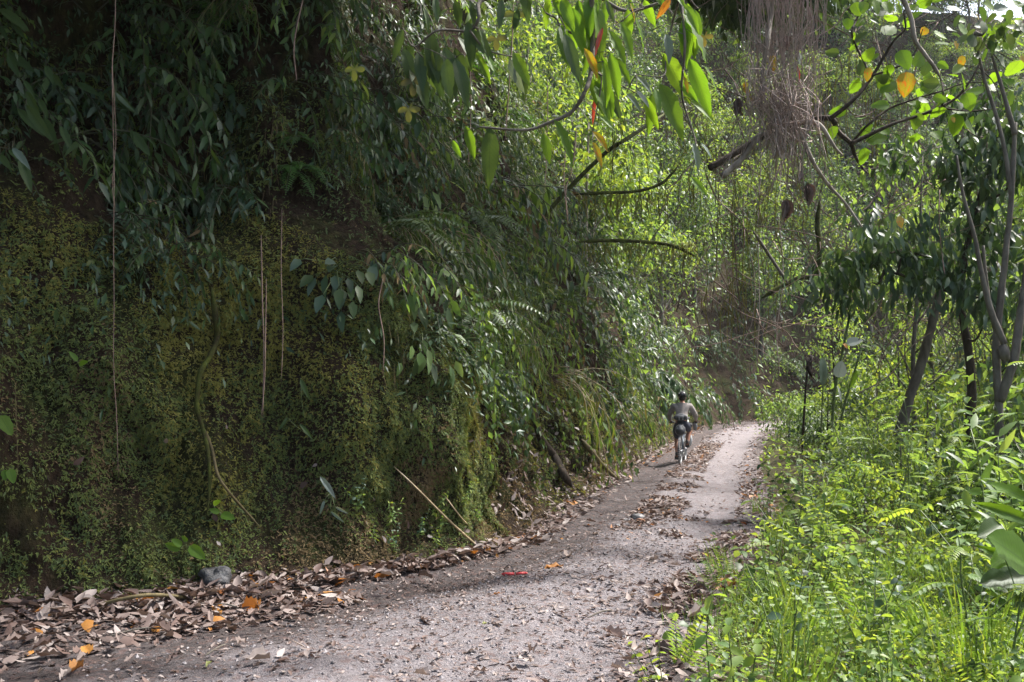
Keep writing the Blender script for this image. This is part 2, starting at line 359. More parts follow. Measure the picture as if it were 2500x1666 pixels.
def mat_bank():
    m, nt, out = nodes('bank_soil'); co = objco(nt)
    mp = nt.nodes.new('ShaderNodeMapping'); mp.inputs['Scale'].default_value = (1, 1, .45); nt.links.new(co, mp.inputs[0])
    n1 = noise(nt, 1.6, 6, .6, mp.outputs[0]); n2 = noise(nt, 14, 6, .7, mp.outputs[0]); n3 = noise(nt, 45, 4, .7, co)
    moss = ramp(nt, [(.014, .016, .007), (.045, .05, .018), (.10, .095, .035)], n2, [.3, .5, .7])
    soil = ramp(nt, [(.012, .009, .007), (.045, .03, .02), (.08, .055, .035)], n2, [.3, .52, .72])  # moss and soil colours darkened so gaps between tufts read as shaded depth
    c = mixc(nt, ramp(nt, [(0, 0, 0), (1, 1, 1)], n1, [.38, .52]), moss, soil)
    b = nt.nodes.new('ShaderNodeBsdfPrincipled'); nt.links.new(c, b.inputs['Base Color'])
    b.inputs['Roughness'].default_value = .95; b.inputs['Specular IOR Level'].default_value = .1
    nt.links.new(bump(nt, math_(nt, 'ADD', n2, math_(nt, 'MULTIPLY', n3, .9)), 1.0, .09), b.inputs['Normal']); nt.links.new(b.outputs[0], out.inputs[0]); return m
M['road'] = mat_road(); M['bank'] = mat_bank()
M['soil'] = plainmat('forest_soil', (.02, .016, .01), (.06, .055, .025), 3, .95, .8, .05, .1)
M['stone'] = plainmat('stone', (.05, .05, .055), (.17, .165, .165), 9, .55, .5, .02, .5)
M['stone_wet'] = plainmat('stone_wet', (.03, .03, .033), (.075, .075, .08), 14, .42, .8, .03, .5)
M['pebble'] = leafmat('pebble', [(.13, .12, .122), (.20, .18, .187), (.26, .24, .25), (.30, .28, .285), (.16, .14, .14)], .0, .8, .3)

# --- ground sheet
def edge_dist(x, y, P):
    sh = x.shape; x = x.ravel(); y = y.ravel(); d = np.full(x.shape, 1e9); sg = np.zeros(x.shape)
    A, B = P[:-1:6], P[6::6]; k = min(len(A), len(B))
    for a, b in zip(A[:k], B[:k]):
        ab = b - a; L2 = ab @ ab + 1e-9; tt = np.clip(((x - a[0]) * ab[0] + (y - a[1]) * ab[1]) / L2, 0, 1)
        dx, dy = x - a[0] - tt * ab[0], y - a[1] - tt * ab[1]; dd = np.hypot(dx, dy); c = ab[1] * dx - ab[0] * dy
        mk = dd < d; d = np.where(mk, dd, d); sg = np.where(mk, np.sign(c), sg)
    return (d * np.where(sg == 0, 1, sg)).reshape(sh)
def verge_z(x, y, d=None):
    x = np.asarray(x, float); y = np.asarray(y, float)
    if d is None: d = edge_dist(np.atleast_1d(x), np.atleast_1d(y), RE)
    m = sstep(-0.05, 1.3, d)
    return gz(x, y) - 0.10 + m * (0.20 + 0.10 * fbm(x * 0.9, y * 0.9, 0, 3)) + 0.02 * np.clip(d - 2, 0, 30) + 0.0
gx = np.concatenate([np.arange(-45, -6, 3), np.arange(-6, 22, 0.35), np.arange(22, 50, 1.5), np.arange(50, 200, 10)])
gy = np.concatenate([np.arange(-60, -6, 5), np.arange(-6, 30, 0.35), np.arange(30, 80, 1.5), np.arange(80, 260, 10)])
GX, GY = np.meshgrid(gx, gy, indexing='ij'); ED = edge_dist(GX, GY, RE)
o = link('ground', grid_mesh('ground', np.stack([GX, GY, verge_z(GX, GY, ED)], -1), M['soil'])); tag(o, kind='structure')

# --- dirt road
qs = np.concatenate([np.linspace(0, PAR[np.searchsorted(LE[:, 1], 6.0)], 40)[:-1], np.linspace(PAR[np.searchsorted(LE[:, 1], 6.0)], PAR[np.searchsorted(LE[:, 1], 17)], 330)[:-1], np.linspace(PAR[np.searchsorted(LE[:, 1], 17)], 1, 260)])
tt = np.linspace(-0.10, 1.08, 110)
def road_pt(q, t):
    q, t = np.broadcast_arrays(np.asarray(q, float), np.asarray(t, float))
    l, r = lerp_path(LE, q), lerp_path(RE, q); p = l + (r - l) * t[..., None]
    w = 0.05 * vnoise(p[..., 0] * 0.5, p[..., 1] * 0.5)
    z = gz(p[..., 0], p[..., 1]) - 0.035 * np.exp(-((t + w - .27) / .09)**2) - 0.035 * np.exp(-((t + w - .78) / .09)**2) + 0.02 * np.exp(-((t + w - .52) / .12)**2)
    z = z + 0.022 * fbm(p[..., 0] * 1.7, p[..., 1] * 1.7, 4, 4) + 0.012 * fbm(p[..., 0] * 8, p[..., 1] * 8, 2, 3) + 0.06 * np.clip(0.08 - t, 0, 1) / .08 - 0.16 * np.clip(t - 1.0, 0, 1) / .08
    return np.concatenate([p, z[..., None]], -1)
QQ, TT = np.meshgrid(qs, tt, indexing='ij'); RP = road_pt(QQ, TT)
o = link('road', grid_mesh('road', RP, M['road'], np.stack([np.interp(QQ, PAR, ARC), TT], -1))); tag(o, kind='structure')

# --- steep earth bank and the hillside it grows into
s0, s1 = 0.0, SMAX - 0.2
ss = np.concatenate([np.arange(0, s_of_y(5.5), .25), np.arange(s_of_y(5.5), s_of_y(18), .06), np.arange(s_of_y(18), s_of_y(45), .16), np.arange(s_of_y(45), s1, .5)])
hh = np.concatenate([np.arange(-.12, 3.4, .055), np.arange(3.4, 8, .16), np.arange(8, 34, .7)])
SS, HH = np.meshgrid(ss, hh, indexing='ij')
BP = bank(SS, HH)
o = link('earth_bank', grid_mesh('earth_bank', BP[:, ::-1], M['bank'])); tag(o, kind='structure')
BPX, BPY, BPF = [a.ravel() for a in proj(BP.reshape(-1, 3))]; BPV = BP.reshape(-1, 3)
def on_bank(x, y, out=0.05, s=2500 / 2353.0):
    """where the view ray through (x, y) meets the bank, pulled out towards the eye"""
    X, Y = x * s, y * s; d = np.hypot(BPX - X, BPY - Y); k = np.where(d < 14)[0]
    if len(k) == 0: k = np.argsort(d)[:3]
    i = k[np.argmin(BPF[k])]; dep = BPV[i, 1]
    return Q(x, y, dep - out, s)
def on_ground(x, y, z=0.0, s=2500 / 2353.0):
    a, b = (x * s - CX) / F_PX, -(y * s - CY) / F_PX
    v = np.array([a, _cp - b * _sp, b * _cp + _sp]); k = (z - CAM[2]) / v[2]; return CAM + v * k

# ================================================================ STUFF THAT COVERS THE SETTING
def rand_dirs(n): return norm(RNG.normal(size=(n, 3)))
# moss on the foot of the bank
def moss_top(s): return 3.0 - 1.15 * sstep(s_of_y(8.6), s_of_y(12), s) + 0.5 * vnoise(np.asarray(s) * .8, 7.7)
def moss(n, sa, sb, sc, mbz, h0=0.0, h1=None, dark=False):
    s = U(sa, sb, n); h = h0 + U(0, 1, n) * ((moss_top(s) + .2 if h1 is None else h1) - h0); hmax = 99
    cl = fbm(s * 1.3, h * 0.9, 3.0, 3); k = (fbm(s * 3.2 + h, h * 1.5, 8, 2) + .3 * fbm(s * 5.0, h * 2.6, 9.0, 3) + U(-.25, .55, n)) > -.55
    k &= h < hmax
    s, h, cl = s[k], h[k], cl[k]; n = len(s)
    P = bank(s, h); N = bank_n(s, h)
    dn = np.array([0, 0, -1.0]); D = norm(N * U(.15, .9, n)[:, None] + dn * U(.3, 1.4, n)[:, None] + RNG.normal(0, .4, (n, 3)))
    c2 = fbm(s * 0.9 + 40, h * 0.7, 1.0, 3) + RNG.normal(0, .22, n)
    mat = np.where(c2 > .55, 1, np.where(c2 < -.25, 2, np.where(RNG.random(n) < .3, 3, 0)))
    if dark: mat = np.where(mat == 1, 0, np.where(mat == 0, 3, mat))
    L = (.018 + .055 * U(0, 1, n)**1.6) * sc; mbz.leaves(P - N * .01, D, N, L, L * U(.16, .34, n), U(-.1, .5, n), .3, 'd', mat)
    for sg in (RNG.choice([-1, 1], n)[:, None],):
        Sd = norm(np.cross(D, N)); f = U(.25, .7, n)[:, None]
        mbz.leaves(P + D * (L[:, None] * f), norm(D * .6 + Sd * sg + RNG.normal(0, .3, (n, 3))), N, L * U(.35, .75, n), L * U(.12, .22, n), .2, .3, 'd', mat)
mb = MB(); moss(250000, s_of_y(5.0), s_of_y(11.2), 1.0, mb); moss(36000, s_of_y(6.0), s_of_y(11.5), 1.35, mb, 2.2, 5.0, True); moss(40000, s_of_y(11.0), s_of_y(19), 1.4, mb); moss(20000, s_of_y(18), s_of_y(48), 2.6, mb)
o = mb.build('moss', [M['moss_green'], M['moss_yellow'], M['moss_brown'], M['moss_dark']], smooth=False)
tag(o, 'olive green moss cushions covering the foot of the earth bank', 'moss', kind='stuff')
# hanging strings of dry rootlets and moss on the bank face
mb = MB(); n = 9000
s = U(s_of_y(5.2), s_of_y(24), n); h = U(.8, 5.0, n); k = fbm(s * 1.1, h * .5, 6, 2) > -.1; s, h = s[k], h[k]; n = len(s)
P = bank(s, h); N = bank_n(s, h); L = U(.06, .34, n)
mb.leaves(P + N * .03, norm(np.array([[0, 0, -1.0]]) + N * U(.05, .5, n)[:, None] + RNG.normal(0, .12, (n, 3))), N, L, .004 * (1 + P[:, 1] * .05), U(-.1, .25, n), 0, 'g', RNG.integers(0, 2, n))
tag(mb.build('rootlets', [M['moss_brown'], M['root_olive'], M['rootlet']], smooth=False), 'dry brown rootlets hanging down the face of the earth bank', 'rootlets', kind='stuff')
# small-leaved ground cover on the bank
def cover(mbz, n, sa, sb, ha, hb, La, Lb, asp, kind, mats, power=1.0, out=.08, lo=-.1):
    s = U(sa, sb, n); h = ha + (hb - ha) * U(0, 1, n)**power
    k = h > (moss_top(s) - U(.2, 1.4, n)) ; k &= fbm(s * .8, h * .6, 2, 3) > lo
    s, h = s[k], h[k]; n = len(s); P = bank(s, h); N = bank_n(s, h)
    D = norm(N * U(.2, .9, n)[:, None] + np.array([[0, 0, -1.0]]) * U(.3, 1.3, n)[:, None] + RNG.normal(0, .4, (n, 3)))
    up = norm(N + np.array([[0, 0, .8]]) + RNG.normal(0, .35, (n, 3)))
    L = U(La, Lb, n); z = fbm(s * .35, h * .35, 12, 2) + RNG.normal(0, .3, n)
    mat = np.digitize(z, [-.55, -.15, .25, .6])
    mat = np.array(mats)[mat]
    mbz.leaves(P + N * U(0, 1, n)[:, None]**2 * out, D, up, L, L * U(asp[0], asp[1], n), U(0, .4, n), .2, kind, mat)
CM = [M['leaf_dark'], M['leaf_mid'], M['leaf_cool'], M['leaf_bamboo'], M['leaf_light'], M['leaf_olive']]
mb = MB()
cover(mb, 20000, s_of_y(5.2), s_of_y(15), .8, 7.5, .05, .14, (.18, .4), 'd', [0, 0, 2, 1, 3], .8, .5)  # near and middle cover uses mostly dark leaves to paint shade into the gaps
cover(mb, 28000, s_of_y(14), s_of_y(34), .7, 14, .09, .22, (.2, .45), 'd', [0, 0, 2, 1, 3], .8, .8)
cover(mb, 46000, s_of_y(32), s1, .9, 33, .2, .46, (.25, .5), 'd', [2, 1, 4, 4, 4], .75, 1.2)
tag(mb.build('undergrowth', CM), 'dense small-leaved undergrowth matting the steep slope above the moss', 'undergrowth', kind='stuff')

# ================================================================ PLANT KINDS (meshes shared by the copies)
def arch(p0, d0, L, droop, n=9, wob=0.08):
    p = np.array(p0, float); d = norm(np.array(d0, float)); st = L / (n - 1); out = [p.copy()]
    for _ in range(n - 1):
        d = norm(d + np.array([0, 0, -droop * st / max(L, .3)]) + RNG.normal(0, wob, 3)); p = p + d * st; out.append(p.copy())
    return np.array(out)
def along(pts, t):
    k = np.linspace(0, 1, len(pts)); p = np.stack([np.interp(t, k, pts[:, i]) for i in range(3)], -1)
    g = np.gradient(pts, axis=0); d = norm(np.stack([np.interp(t, k, g[:, i]) for i in range(3)], -1)); return p, d
def spray(mb, pts, ta, tb, n, L, W, out=.9, hang=.5, kind='m', mat=0, curl=.2, upj=.3, pairs=False):
    t = np.linspace(ta, tb, n) + U(-.5, .5, n) * (tb - ta) / n * .6; t = np.clip(t, 0, 1); p, d = along(pts, t)
    side = norm(np.cross(d, np.array([0, 0, 1.0])) + 1e-4); sg = np.where(np.arange(n) % 2 == 0, 1, -1)[:, None]
    D = norm(d * U(.3, .8, n)[:, None] + side * sg * out + RNG.normal(0, .3, (n, 3)) + np.array([[0, 0, -hang]]))
    up = norm(np.array([[0, 0, 1.0]]) + RNG.normal(0, upj, (n, 3)))
    mb.leaves(p, D, up, np.asarray(L) * U(.75, 1.25, n), np.asarray(W) * U(.8, 1.2, n), U(.5, 1.5, n) * curl, .22, kind, mat)
def parts(*a): return [(nm, b.mesh(nm, mats, sm), kd) for nm, b, mats, sm, kd in a]
def inst(name, pts, loc, rz=0.0, sc=1.0, tilt=(0, 0)):
    r = bpy.data.objects.new(name, None); COL.objects.link(r); r.empty_display_size = .1
    r.location = loc; r.rotation_euler = (tilt[0], tilt[1], rz); r.scale = (sc, sc, sc) if np.isscalar(sc) else sc
    for nm, me, kd in pts:
        c = bpy.data.objects.new(nm, me); COL.objects.link(c); c.parent = r
        if kd: c['kind'] = kd
    return r

def k_lance(mats, ns=8, L=.14, W=.036, ln=1.0, per=16, hang=.7):          # drooping lance-leaved shrub, +X is away from the bank
    f, st = MB(), MB()
    for _ in range(ns):
        p = arch((0, U(-.2, .2), U(-.1, .1)), (1, U(-.8, .8), U(-.1, .9)), ln * U(.6, 1.2), U(1.2, 2.6))
        st.tube(p, np.linspace(.008, .003, len(p)), 4); spray(f, p, .25, 1, per, L, W, .8, hang, 'm', RNG.integers(0, len(mats), per), .25)
    return parts(('stem', st, M['stem_dark'], True, 'stuff'), ('foliage', f, mats, True, 'stuff'))
def k_bamboo(mats, ns=16):                                                # arching grassy culms with narrow leaves
    f, st = MB(), MB()
    for _ in range(ns):
        p = arch((0, U(-.25, .25), U(-.1, .1)), (1, U(-.8, .8), U(.1, 1.3)), U(.6, 1.3), U(1.8, 3.6), 10)
        st.tube(p, np.linspace(.004, .0015, len(p)), 3); spray(f, p, .2, 1, 15, .17, .019, .5, .9, 'm', RNG.integers(0, len(mats), 15), .35, .5)
    return parts(('stem', st, M['bamboo'], True, 'stuff'), ('foliage', f, mats, True, 'stuff'))
def k_broad(mats, n=20, L=.2, W=.085):
    f, st = MB(), MB()
    for _ in range(n):
        p = arch((0, U(-.1, .1), U(-.1, .1)), (1, U(-1.2, 1.2), U(-.1, 1.4)), U(.2, .6), U(.8, 2), 6)
        st.tube(p, np.linspace(.006, .003, len(p)), 4); q, d = along(p, np.array([1.0]))
        f.leaves(q, norm(d + np.array([[.2, 0, -.5]])), np.array([[.5, 0, 1.0]]) + RNG.normal(0, .3, (1, 3)), L * U(.7, 1.3), W * U(.8, 1.2), U(.1, .4), .2, 'm', RNG.integers(0, len(mats)))
    return parts(('stem', st, M['stem_green'], True, 'stuff'), ('foliage', f, mats, True, 'stuff'))
def frond(f, p, n=18, L=.13, W=.022, mat=0):
    t = np.linspace(.12, .99, n); q, d = along(p, t); sd = norm(np.cross(d, np.array([0, 0, 1.0])) + 1e-4); up = np.cross(sd, d)
    ln = L * np.sin(np.clip(t * 1.05, 0, 1) * math.pi * .92 + .25) + .01
    for sg in (-1, 1): f.leaves(q, norm(sd * sg + d * .35 - up * .15 + RNG.normal(0, .06, (n, 3))), up, ln, W, .15, .1, 'd', mat)
def k_fern(mats, nf=7, ln=.75):
    f, st = MB(), MB()
    for i in range(nf):
        p = arch((0, 0, 0), (1, U(-1.3, 1.3), U(.3, 1.4)), ln * U(.7, 1.2), U(1.2, 2.4), 10, .03)
        st.tube(p, np.linspace(.005, .0015, len(p)), 3); frond(f, p, 20, ln * .18, ln * .03)
    return parts(('stem', st, M['stem_green'], True, 'stuff'), ('frond', f, mats, True, 'stuff'))
def k_fine(mats, ns=14, L=.062, W=.03):
    f, st = MB(), MB()
    for _ in range(ns):
        p = arch((0, U(-.2, .2), U(-.2, .2)), (1, U(-1, 1), U(-.3, 1.2)), U(.4, .9), U(.8, 2.4), 8)
        st.tube(p, np.linspace(.006, .002, len(p)), 3); spray(f, p, .15, 1, 22, L, W, .9, .4, 'd', RNG.integers(0, len(mats), 22), .2, .5)
    return parts(('stem', st, M['stem_dark'], True, 'stuff'), ('foliage', f, mats, True, 'stuff'))
def k_creeper(mats, ns=9, L=.08, W=.05):                                  # leafy trails hanging straight down
    f, st = MB(), MB()
    for _ in range(ns):
        p = arch((U(0, .2), U(-.4, .4), U(-.1, .1)), (1, U(-.4, .4), .2), U(.8, 1.9), U(4, 7), 12, .10)
        st.tube(p, .003, 3); spray(f, p, .1, 1, 20, L, W, .7, .6, 'd', RNG.integers(0, len(mats), 20), .2, .5)
    return parts(('stem', st, M['root_olive'], True, 'stuff'), ('foliage', f, mats, True, 'stuff'))
m = M
K = {
    'lance': [k_lance([m['leaf_mid'], m['leaf_cool'], m['leaf_cool'], m['leaf_light'], m['moss_brown']]), k_lance([m['leaf_mid'], m['leaf_light']], 6, .16, .04), k_lance([m['leaf_dark'], m['leaf_cool']], 9, .13, .034), k_lance([m['leaf_cool'], m['leaf_mid']], 7, .12, .045), k_lance([m['leaf_cool'], m['leaf_dark']], 5, .23, .07, 1.1, 11), k_lance([m['leaf_mid'], m['leaf_bamboo']], 10, .09, .022, .9, 22)],
    'lance_dark': [k_lance([m['leaf_dark'], m['leaf_cool']], 8, .2, .05, 1.2), k_lance([m['leaf_dark'], m['leaf_mid']], 7, .17, .045, 1.2)],
    'bamboo': [k_bamboo([m['leaf_bamboo'], m['leaf_light']]), k_bamboo([m['leaf_bamboo'], m['leaf_mid']], 20), k_bamboo([m['leaf_bamboo'], m['leaf_olive']], 13)],
    'broad': [k_broad([m['leaf_mid'], m['leaf_cool']]), k_broad([m['leaf_light'], m['leaf_mid']], 16, .24, .10), k_broad([m['leaf_dark'], m['leaf_cool']], 22, .18, .07)],
    'fern': [k_fern([m['fern']]), k_fern([m['fern'], m['leaf_mid']], 9, .6), k_fern([m['leaf_mid']], 6, .95)],
    'fine': [k_fine([m['leaf_mid'], m['leaf_cool']]), k_fine([m['leaf_light'], m['leaf_mid']], 12, .07, .034), k_fine([m['leaf_dark'], m['leaf_cool']], 16)],
    'creeper': [k_creeper([m['leaf_mid'], m['leaf_dark']]), k_creeper([m['leaf_cool'], m['leaf_mid']], 7, .09, .055), k_creeper([m['leaf_light'], m['leaf_mid']], 8)],
}
LOOK = {'lance': ('hanging_shrub', 'drooping lance-leaved shrub', 'shrub'), 'lance_dark': ('shade_shrub', 'dark long-leaved shrub', 'shrub'), 'bamboo': ('bamboo_grass', 'narrow-leaved bamboo grass clump', 'grass clump'),
        'broad': ('broadleaf_plant', 'plant with broad pointed leaves', 'plant'), 'fern': ('fern', 'feathery green fern', 'fern'), 'fine': ('small_leaved_shrub', 'bushy small-leaved shrub', 'shrub'),
        'creeper': ('creeper', 'leafy creeper trailing down', 'creeper')}
REG = []   # (object, look, category, group, where, px): labelled together at the end
def bank_where(px, py):
    c = ['left of long vine', 'right of long vine', 'above crooked root', 'above bamboo stick', 'above dark leaning root',
         'left of cyclist', 'behind root tangle', 'at road bend'][int(np.digitize(px, [270, 520, 800, 1150, 1400, 1640, 1960]))]
    r = ['high on bank', 'midway up bank', 'low on bank'][int(np.digitize(py, [330, 700]))]
    return r + ' ' + c
def put_bank(kind, s, h, sc, out=.0, group=None):
    P = bank(np.array([s]), np.array([h]))[0]; n = bank_n(np.array([s]), np.array([h]))[0]
    rz = math.atan2(n[1], n[0]) + U(-.4, .4); P = P + n * out - np.array([n[0], n[1], 0]) * .05
    nm, lk, cat = LOOK[kind]; v = K[kind]; o = inst(nm, v[RNG.integers(len(v))], P, rz, sc * U(.65, 1.4), (U(-.15, .15), U(-.15, .2)))
    px, py, _ = proj(P); REG.append((o, lk, cat, nm.replace('_', ' ') + 's on the earth bank', bank_where(px[0], py[0]), px[0])); return o
# stratified spots on the bank, kind chosen by place
def bank_band(sa, sb, ds, ha, hb, dh, kinds, wts, sc, keep=1.0):
    for s in np.arange(sa, sb, ds):
        for h in np.arange(ha, hb, dh):
            if RNG.random() > keep: continue
            s2, h2 = s + U(-.5, .5) * ds, h + U(-.5, .5) * dh
            P = bank(np.array([s2]), np.array([max(h2, .2)]))[0]; px, py, _ = proj(P)
            if px[0] < -120 or px[0] > 2560 or py[0] < -160: continue
            if h2 < moss_top(s2) - .35: continue
            put_bank(RNG.choice(kinds, p=np.array(wts) / sum(wts)), s2, h2, sc)
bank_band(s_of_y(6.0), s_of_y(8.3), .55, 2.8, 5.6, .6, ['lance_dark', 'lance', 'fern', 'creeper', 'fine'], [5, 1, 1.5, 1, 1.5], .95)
bank_band(s_of_y(8.3), s_of_y(11.5), .55, 1.4, 6.2, .6, ['lance', 'bamboo', 'fine', 'broad', 'fern', 'creeper', 'lance_dark'], [4, 4, 2, 2.5, 2, 1.5, 2], .85)
bank_band(s_of_y(11.5), s_of_y(17), .8, 1.5, 7.4, .75, ['lance', 'bamboo', 'fine', 'broad', 'fern', 'creeper'], [5, 3, 3, 2.5, 2, 2], 1.0)
bank_band(s_of_y(17), s_of_y(30), 1.5, 2.0, 11, 1.25, ['lance', 'bamboo', 'fine', 'fern', 'creeper', 'broad'], [4, 2, 4, 2, 2, 2], 1.55)
bank_band(s_of_y(30), s_of_y(46), 2.4, 1.9, 9, 1.9, ['lance_dark', 'fine', 'creeper'], [2, 6, 2], 2.3)
bank_band(s_of_y(46), s_of_y(61), 2.8, 1.9, 6, 2.2, ['fine', 'creeper'], [5, 2], 2.8)

# ---------------------------------------------------------------- trees
def tree_parts(H=9.0, lean=(0, 0), r0=.16, cz=.72, cr=(2.4, 2.4, 2.2), ncl=46, nl=34, L=.2, asp=.42, mats=None, bark='bark_grey', hang=.4, kind='d', clr=.42, nlimb=12):
    tr, cw = MB(), MB(); n = 14; t = np.linspace(0, 1, n)
    tp = np.stack([lean[0] * t**1.5 + .12 * H / 9 * vnoise(t * 3, U(0, 50)), lean[1] * t**1.5 + .12 * H / 9 * vnoise(t * 3, U(0, 50)), t * H * .92], -1)
    tr.tube(tp, r0 * (1 - .8 * t) + r0 * .5 * np.exp(-t * 18), 9, 0, .12)
    cc = np.array([lean[0] * .9, lean[1] * .9, H * cz]); d = rand_dirs(ncl); rad = U(.35, 1.0, ncl)[:, None]**.6
    C = cc + d * rad * np.array(cr); C[:, 2] = np.maximum(C[:, 2], H * .28)
    for i in range(min(nlimb, ncl)):
        k = np.clip((C[i, 2] / H - .28), .25, .95); a, _ = along(tp, np.array([k])); mid = (a[0] + C[i]) / 2 + np.array([0, 0, -.25]) + RNG.normal(0, .12, 3)
        tr.tube(catmull([a[0], mid, C[i]], 7), np.linspace(r0 * .32, r0 * .05, 7), 5)
    for i in range(ncl):
        m_ = int(nl * U(.5, 1.5)); q = RNG.normal(0, clr * U(.6, 1.4), (m_, 3)) * np.array([1, 1, .6])
        D = norm(q * np.array([1, 1, .5]) + RNG.normal(0, .4, (m_, 3)) + np.array([[0, 0, -hang]])); up = norm(np.array([[0, 0, 1.0]]) + RNG.normal(0, .45, (m_, 3)))
        ls = L * U(.7, 1.3, m_); cw.leaves(C[i] + q, D, up, ls, ls * asp * U(.8, 1.2, m_), U(.05, .35, m_), .2, kind, RNG.integers(0, len(mats)) if RNG.random() < .6 else RNG.integers(0, len(mats), m_))
    return parts(('trunk', tr, M[bark], True, None), ('crown', cw, mats, True, 'stuff'))
TK = {
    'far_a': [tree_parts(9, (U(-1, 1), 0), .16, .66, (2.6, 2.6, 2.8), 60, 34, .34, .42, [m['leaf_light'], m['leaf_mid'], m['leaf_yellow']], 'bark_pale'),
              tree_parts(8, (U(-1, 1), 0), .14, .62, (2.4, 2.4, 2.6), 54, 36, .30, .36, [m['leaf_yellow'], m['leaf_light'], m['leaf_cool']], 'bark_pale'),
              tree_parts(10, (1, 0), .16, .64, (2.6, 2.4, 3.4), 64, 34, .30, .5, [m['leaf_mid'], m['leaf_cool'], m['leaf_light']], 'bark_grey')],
    'bush': [tree_parts(2.4, (0, 0), .05, .50, (1.2, 1.2, 1.0), 30, 34, .17, .4, [m['leaf_mid'], m['leaf_light']], 'bark_grey', .3, 'd', .28, 10),
             tree_parts(2.8, (.2, 0), .05, .50, (1.3, 1.2, 1.1), 32, 34, .15, .5, [m['leaf_light'], m['leaf_yellow']], 'bark_grey', .3, 'd', .3, 10),
             tree_parts(2.2, (0, .1), .05, .46, (1.3, 1.3, .9), 30, 36, .14, .36, [m['leaf_mid'], m['leaf_cool']], 'bark_grey', .3, 'd', .28, 10),
             tree_parts(2.6, (0, .1), .05, .48, (1.1, 1.3, 1.1), 28, 34, .19, .34, [m['leaf_dark'], m['leaf_mid']], 'bark_dark', .3, 'd', .28, 10)],
    'sapling': [tree_parts(7.5, (U(-.8, .8), U(-.5, .5)), .065, .70, (1.5, 1.5, 2.2), 34, 26, .19, .42, [m['leaf_light'], m['leaf_mid']], 'bark_grey', .5, 'd', .32, 14),
                tree_parts(7.0, (U(-.8, .8), U(-.5, .5)), .06, .72, (1.4, 1.4, 2.0), 32, 26, .17, .5, [m['leaf_yellow'], m['leaf_light']], 'bark_dark', .5, 'd', .32, 14),
                tree_parts(8.0, (U(-.8, .8), U(-.5, .5)), .07, .66, (1.5, 1.5, 2.6), 36, 24, .18, .36, [m['leaf_mid'], m['leaf_olive']], 'bark_pale', .5, 'd', .34, 14)],
    'roof': [tree_parts(3.4, (2.5, 0), .16, .74, (2.4, 2.4, .7), 130, 46, .30, .42, [m['leaf_mid'], m['leaf_dark']], 'bark_moss', .5, 'd', .5, 14)],
    'lean': [tree_parts(4.2, (6.2, 0), .16, .80, (2.2, 2.8, .9), 62, 40, .3, .42, [m['leaf_mid'], m['leaf_light']], 'bark_moss', .5, 'd', .55, 14)],
    'big': [tree_parts(12, (1, 0), .3, .62, (4.2, 4.2, 4.0), 150, 46, .42, .45, [m['leaf_mid'], m['leaf_dark'], m['leaf_light']], 'bark_grey', .5, 'd', .8, 16)],
}
def put_tree(kind, nm, lk, cat, group, where, loc, sc, rz=None):
    v = TK[kind]; o = inst(nm, v[RNG.integers(len(v))], loc, U(0, 6.28) if rz is None else rz, sc, (U(-.05, .05), U(-.05, .05)))
    px, py, _ = proj(np.asarray(loc) + np.array([0, 0, 3 * sc])); REG.append((o, lk, cat, group, where(px[0], py[0]) if callable(where) else where, px[0])); return o
def hill_where(px, py):
    c = ['left of the root tangle', 'behind the root tangle', 'right of the root tangle', 'above the banana-like plant', 'behind the dark-leaved tree'][int(np.digitize(px, [1750, 1960, 2120, 2300]))]
    return c + (', top row' if py < 150 else ', upper row' if py < 330 else ', middle row' if py < 520 else ', low row')
# hillside forest beyond the bend
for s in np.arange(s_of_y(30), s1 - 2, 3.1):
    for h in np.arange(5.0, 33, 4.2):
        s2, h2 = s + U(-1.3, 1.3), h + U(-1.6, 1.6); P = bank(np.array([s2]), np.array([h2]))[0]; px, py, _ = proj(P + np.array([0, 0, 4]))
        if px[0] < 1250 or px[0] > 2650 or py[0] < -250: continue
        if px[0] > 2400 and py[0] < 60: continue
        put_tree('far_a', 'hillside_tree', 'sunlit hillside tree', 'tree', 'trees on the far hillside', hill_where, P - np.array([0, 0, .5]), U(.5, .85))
for s_ in np.arange(s_of_y(46), s1 - 1, 2.0):
    P = bank(np.array([s_]), np.array([32.6]))[0]; px, py, _ = proj(P)
    if px[0] > 2420 or px[0] < 1300: continue
    put_tree('far_a', 'ridge_tree', 'tree on the ridge line', 'tree', 'trees on the ridge', 'along the top of the far hillside', P - np.array([0, 0, .8]), U(.55, .8))
# roof of trees leaning out from the top of the near bank
for s_, h_, sc in ((s_of_y(2.5), 4.6, .75), (s_of_y(4.6), 4.6, .78), (s_of_y(6.2), 4.9, .8), (s_of_y(7.6), 5.3, .8), (s_of_y(8.8), 5.9, .8), (s_of_y(6.9), 6.6, .85), (s_of_y(4.0), 6.6, .85)):
    P = bank(np.array([s_]), np.array([h_]))[0]; n = bank_n(np.array([s_]), np.array([h_]))[0]
    put_tree('roof', 'overhanging_tree', 'broad tree leaning over the road', 'tree', 'trees leaning over the road from the bank top', 'above the near bank', P - n * .6, sc, math.atan2(n[1], n[0]) + U(-.3, .3))
cwm = MB()  # flat crown of the arching trees, added to keep the sun off the bank
for _ in range(150):
    q0 = rand_dirs(1)[0] * np.array([2.3, 2.3, .75]) * U(.2, 1)**.5; m_ = 40; q = RNG.normal(0, .36, (m_, 3)) * np.array([1, 1, .6]); ls = .28 * U(.7, 1.3, m_)
    cwm.leaves(q0 + q, norm(q + RNG.normal(0, .4, (m_, 3)) + np.array([[0, 0, -.5]])), norm(np.array([[0, 0, 1.0]]) + RNG.normal(0, .45, (m_, 3))), ls, ls * .42, .2, .2, 'd', RNG.integers(0, 2))
CWM = cwm.mesh('crown', [m['leaf_mid'], m['leaf_dark']])
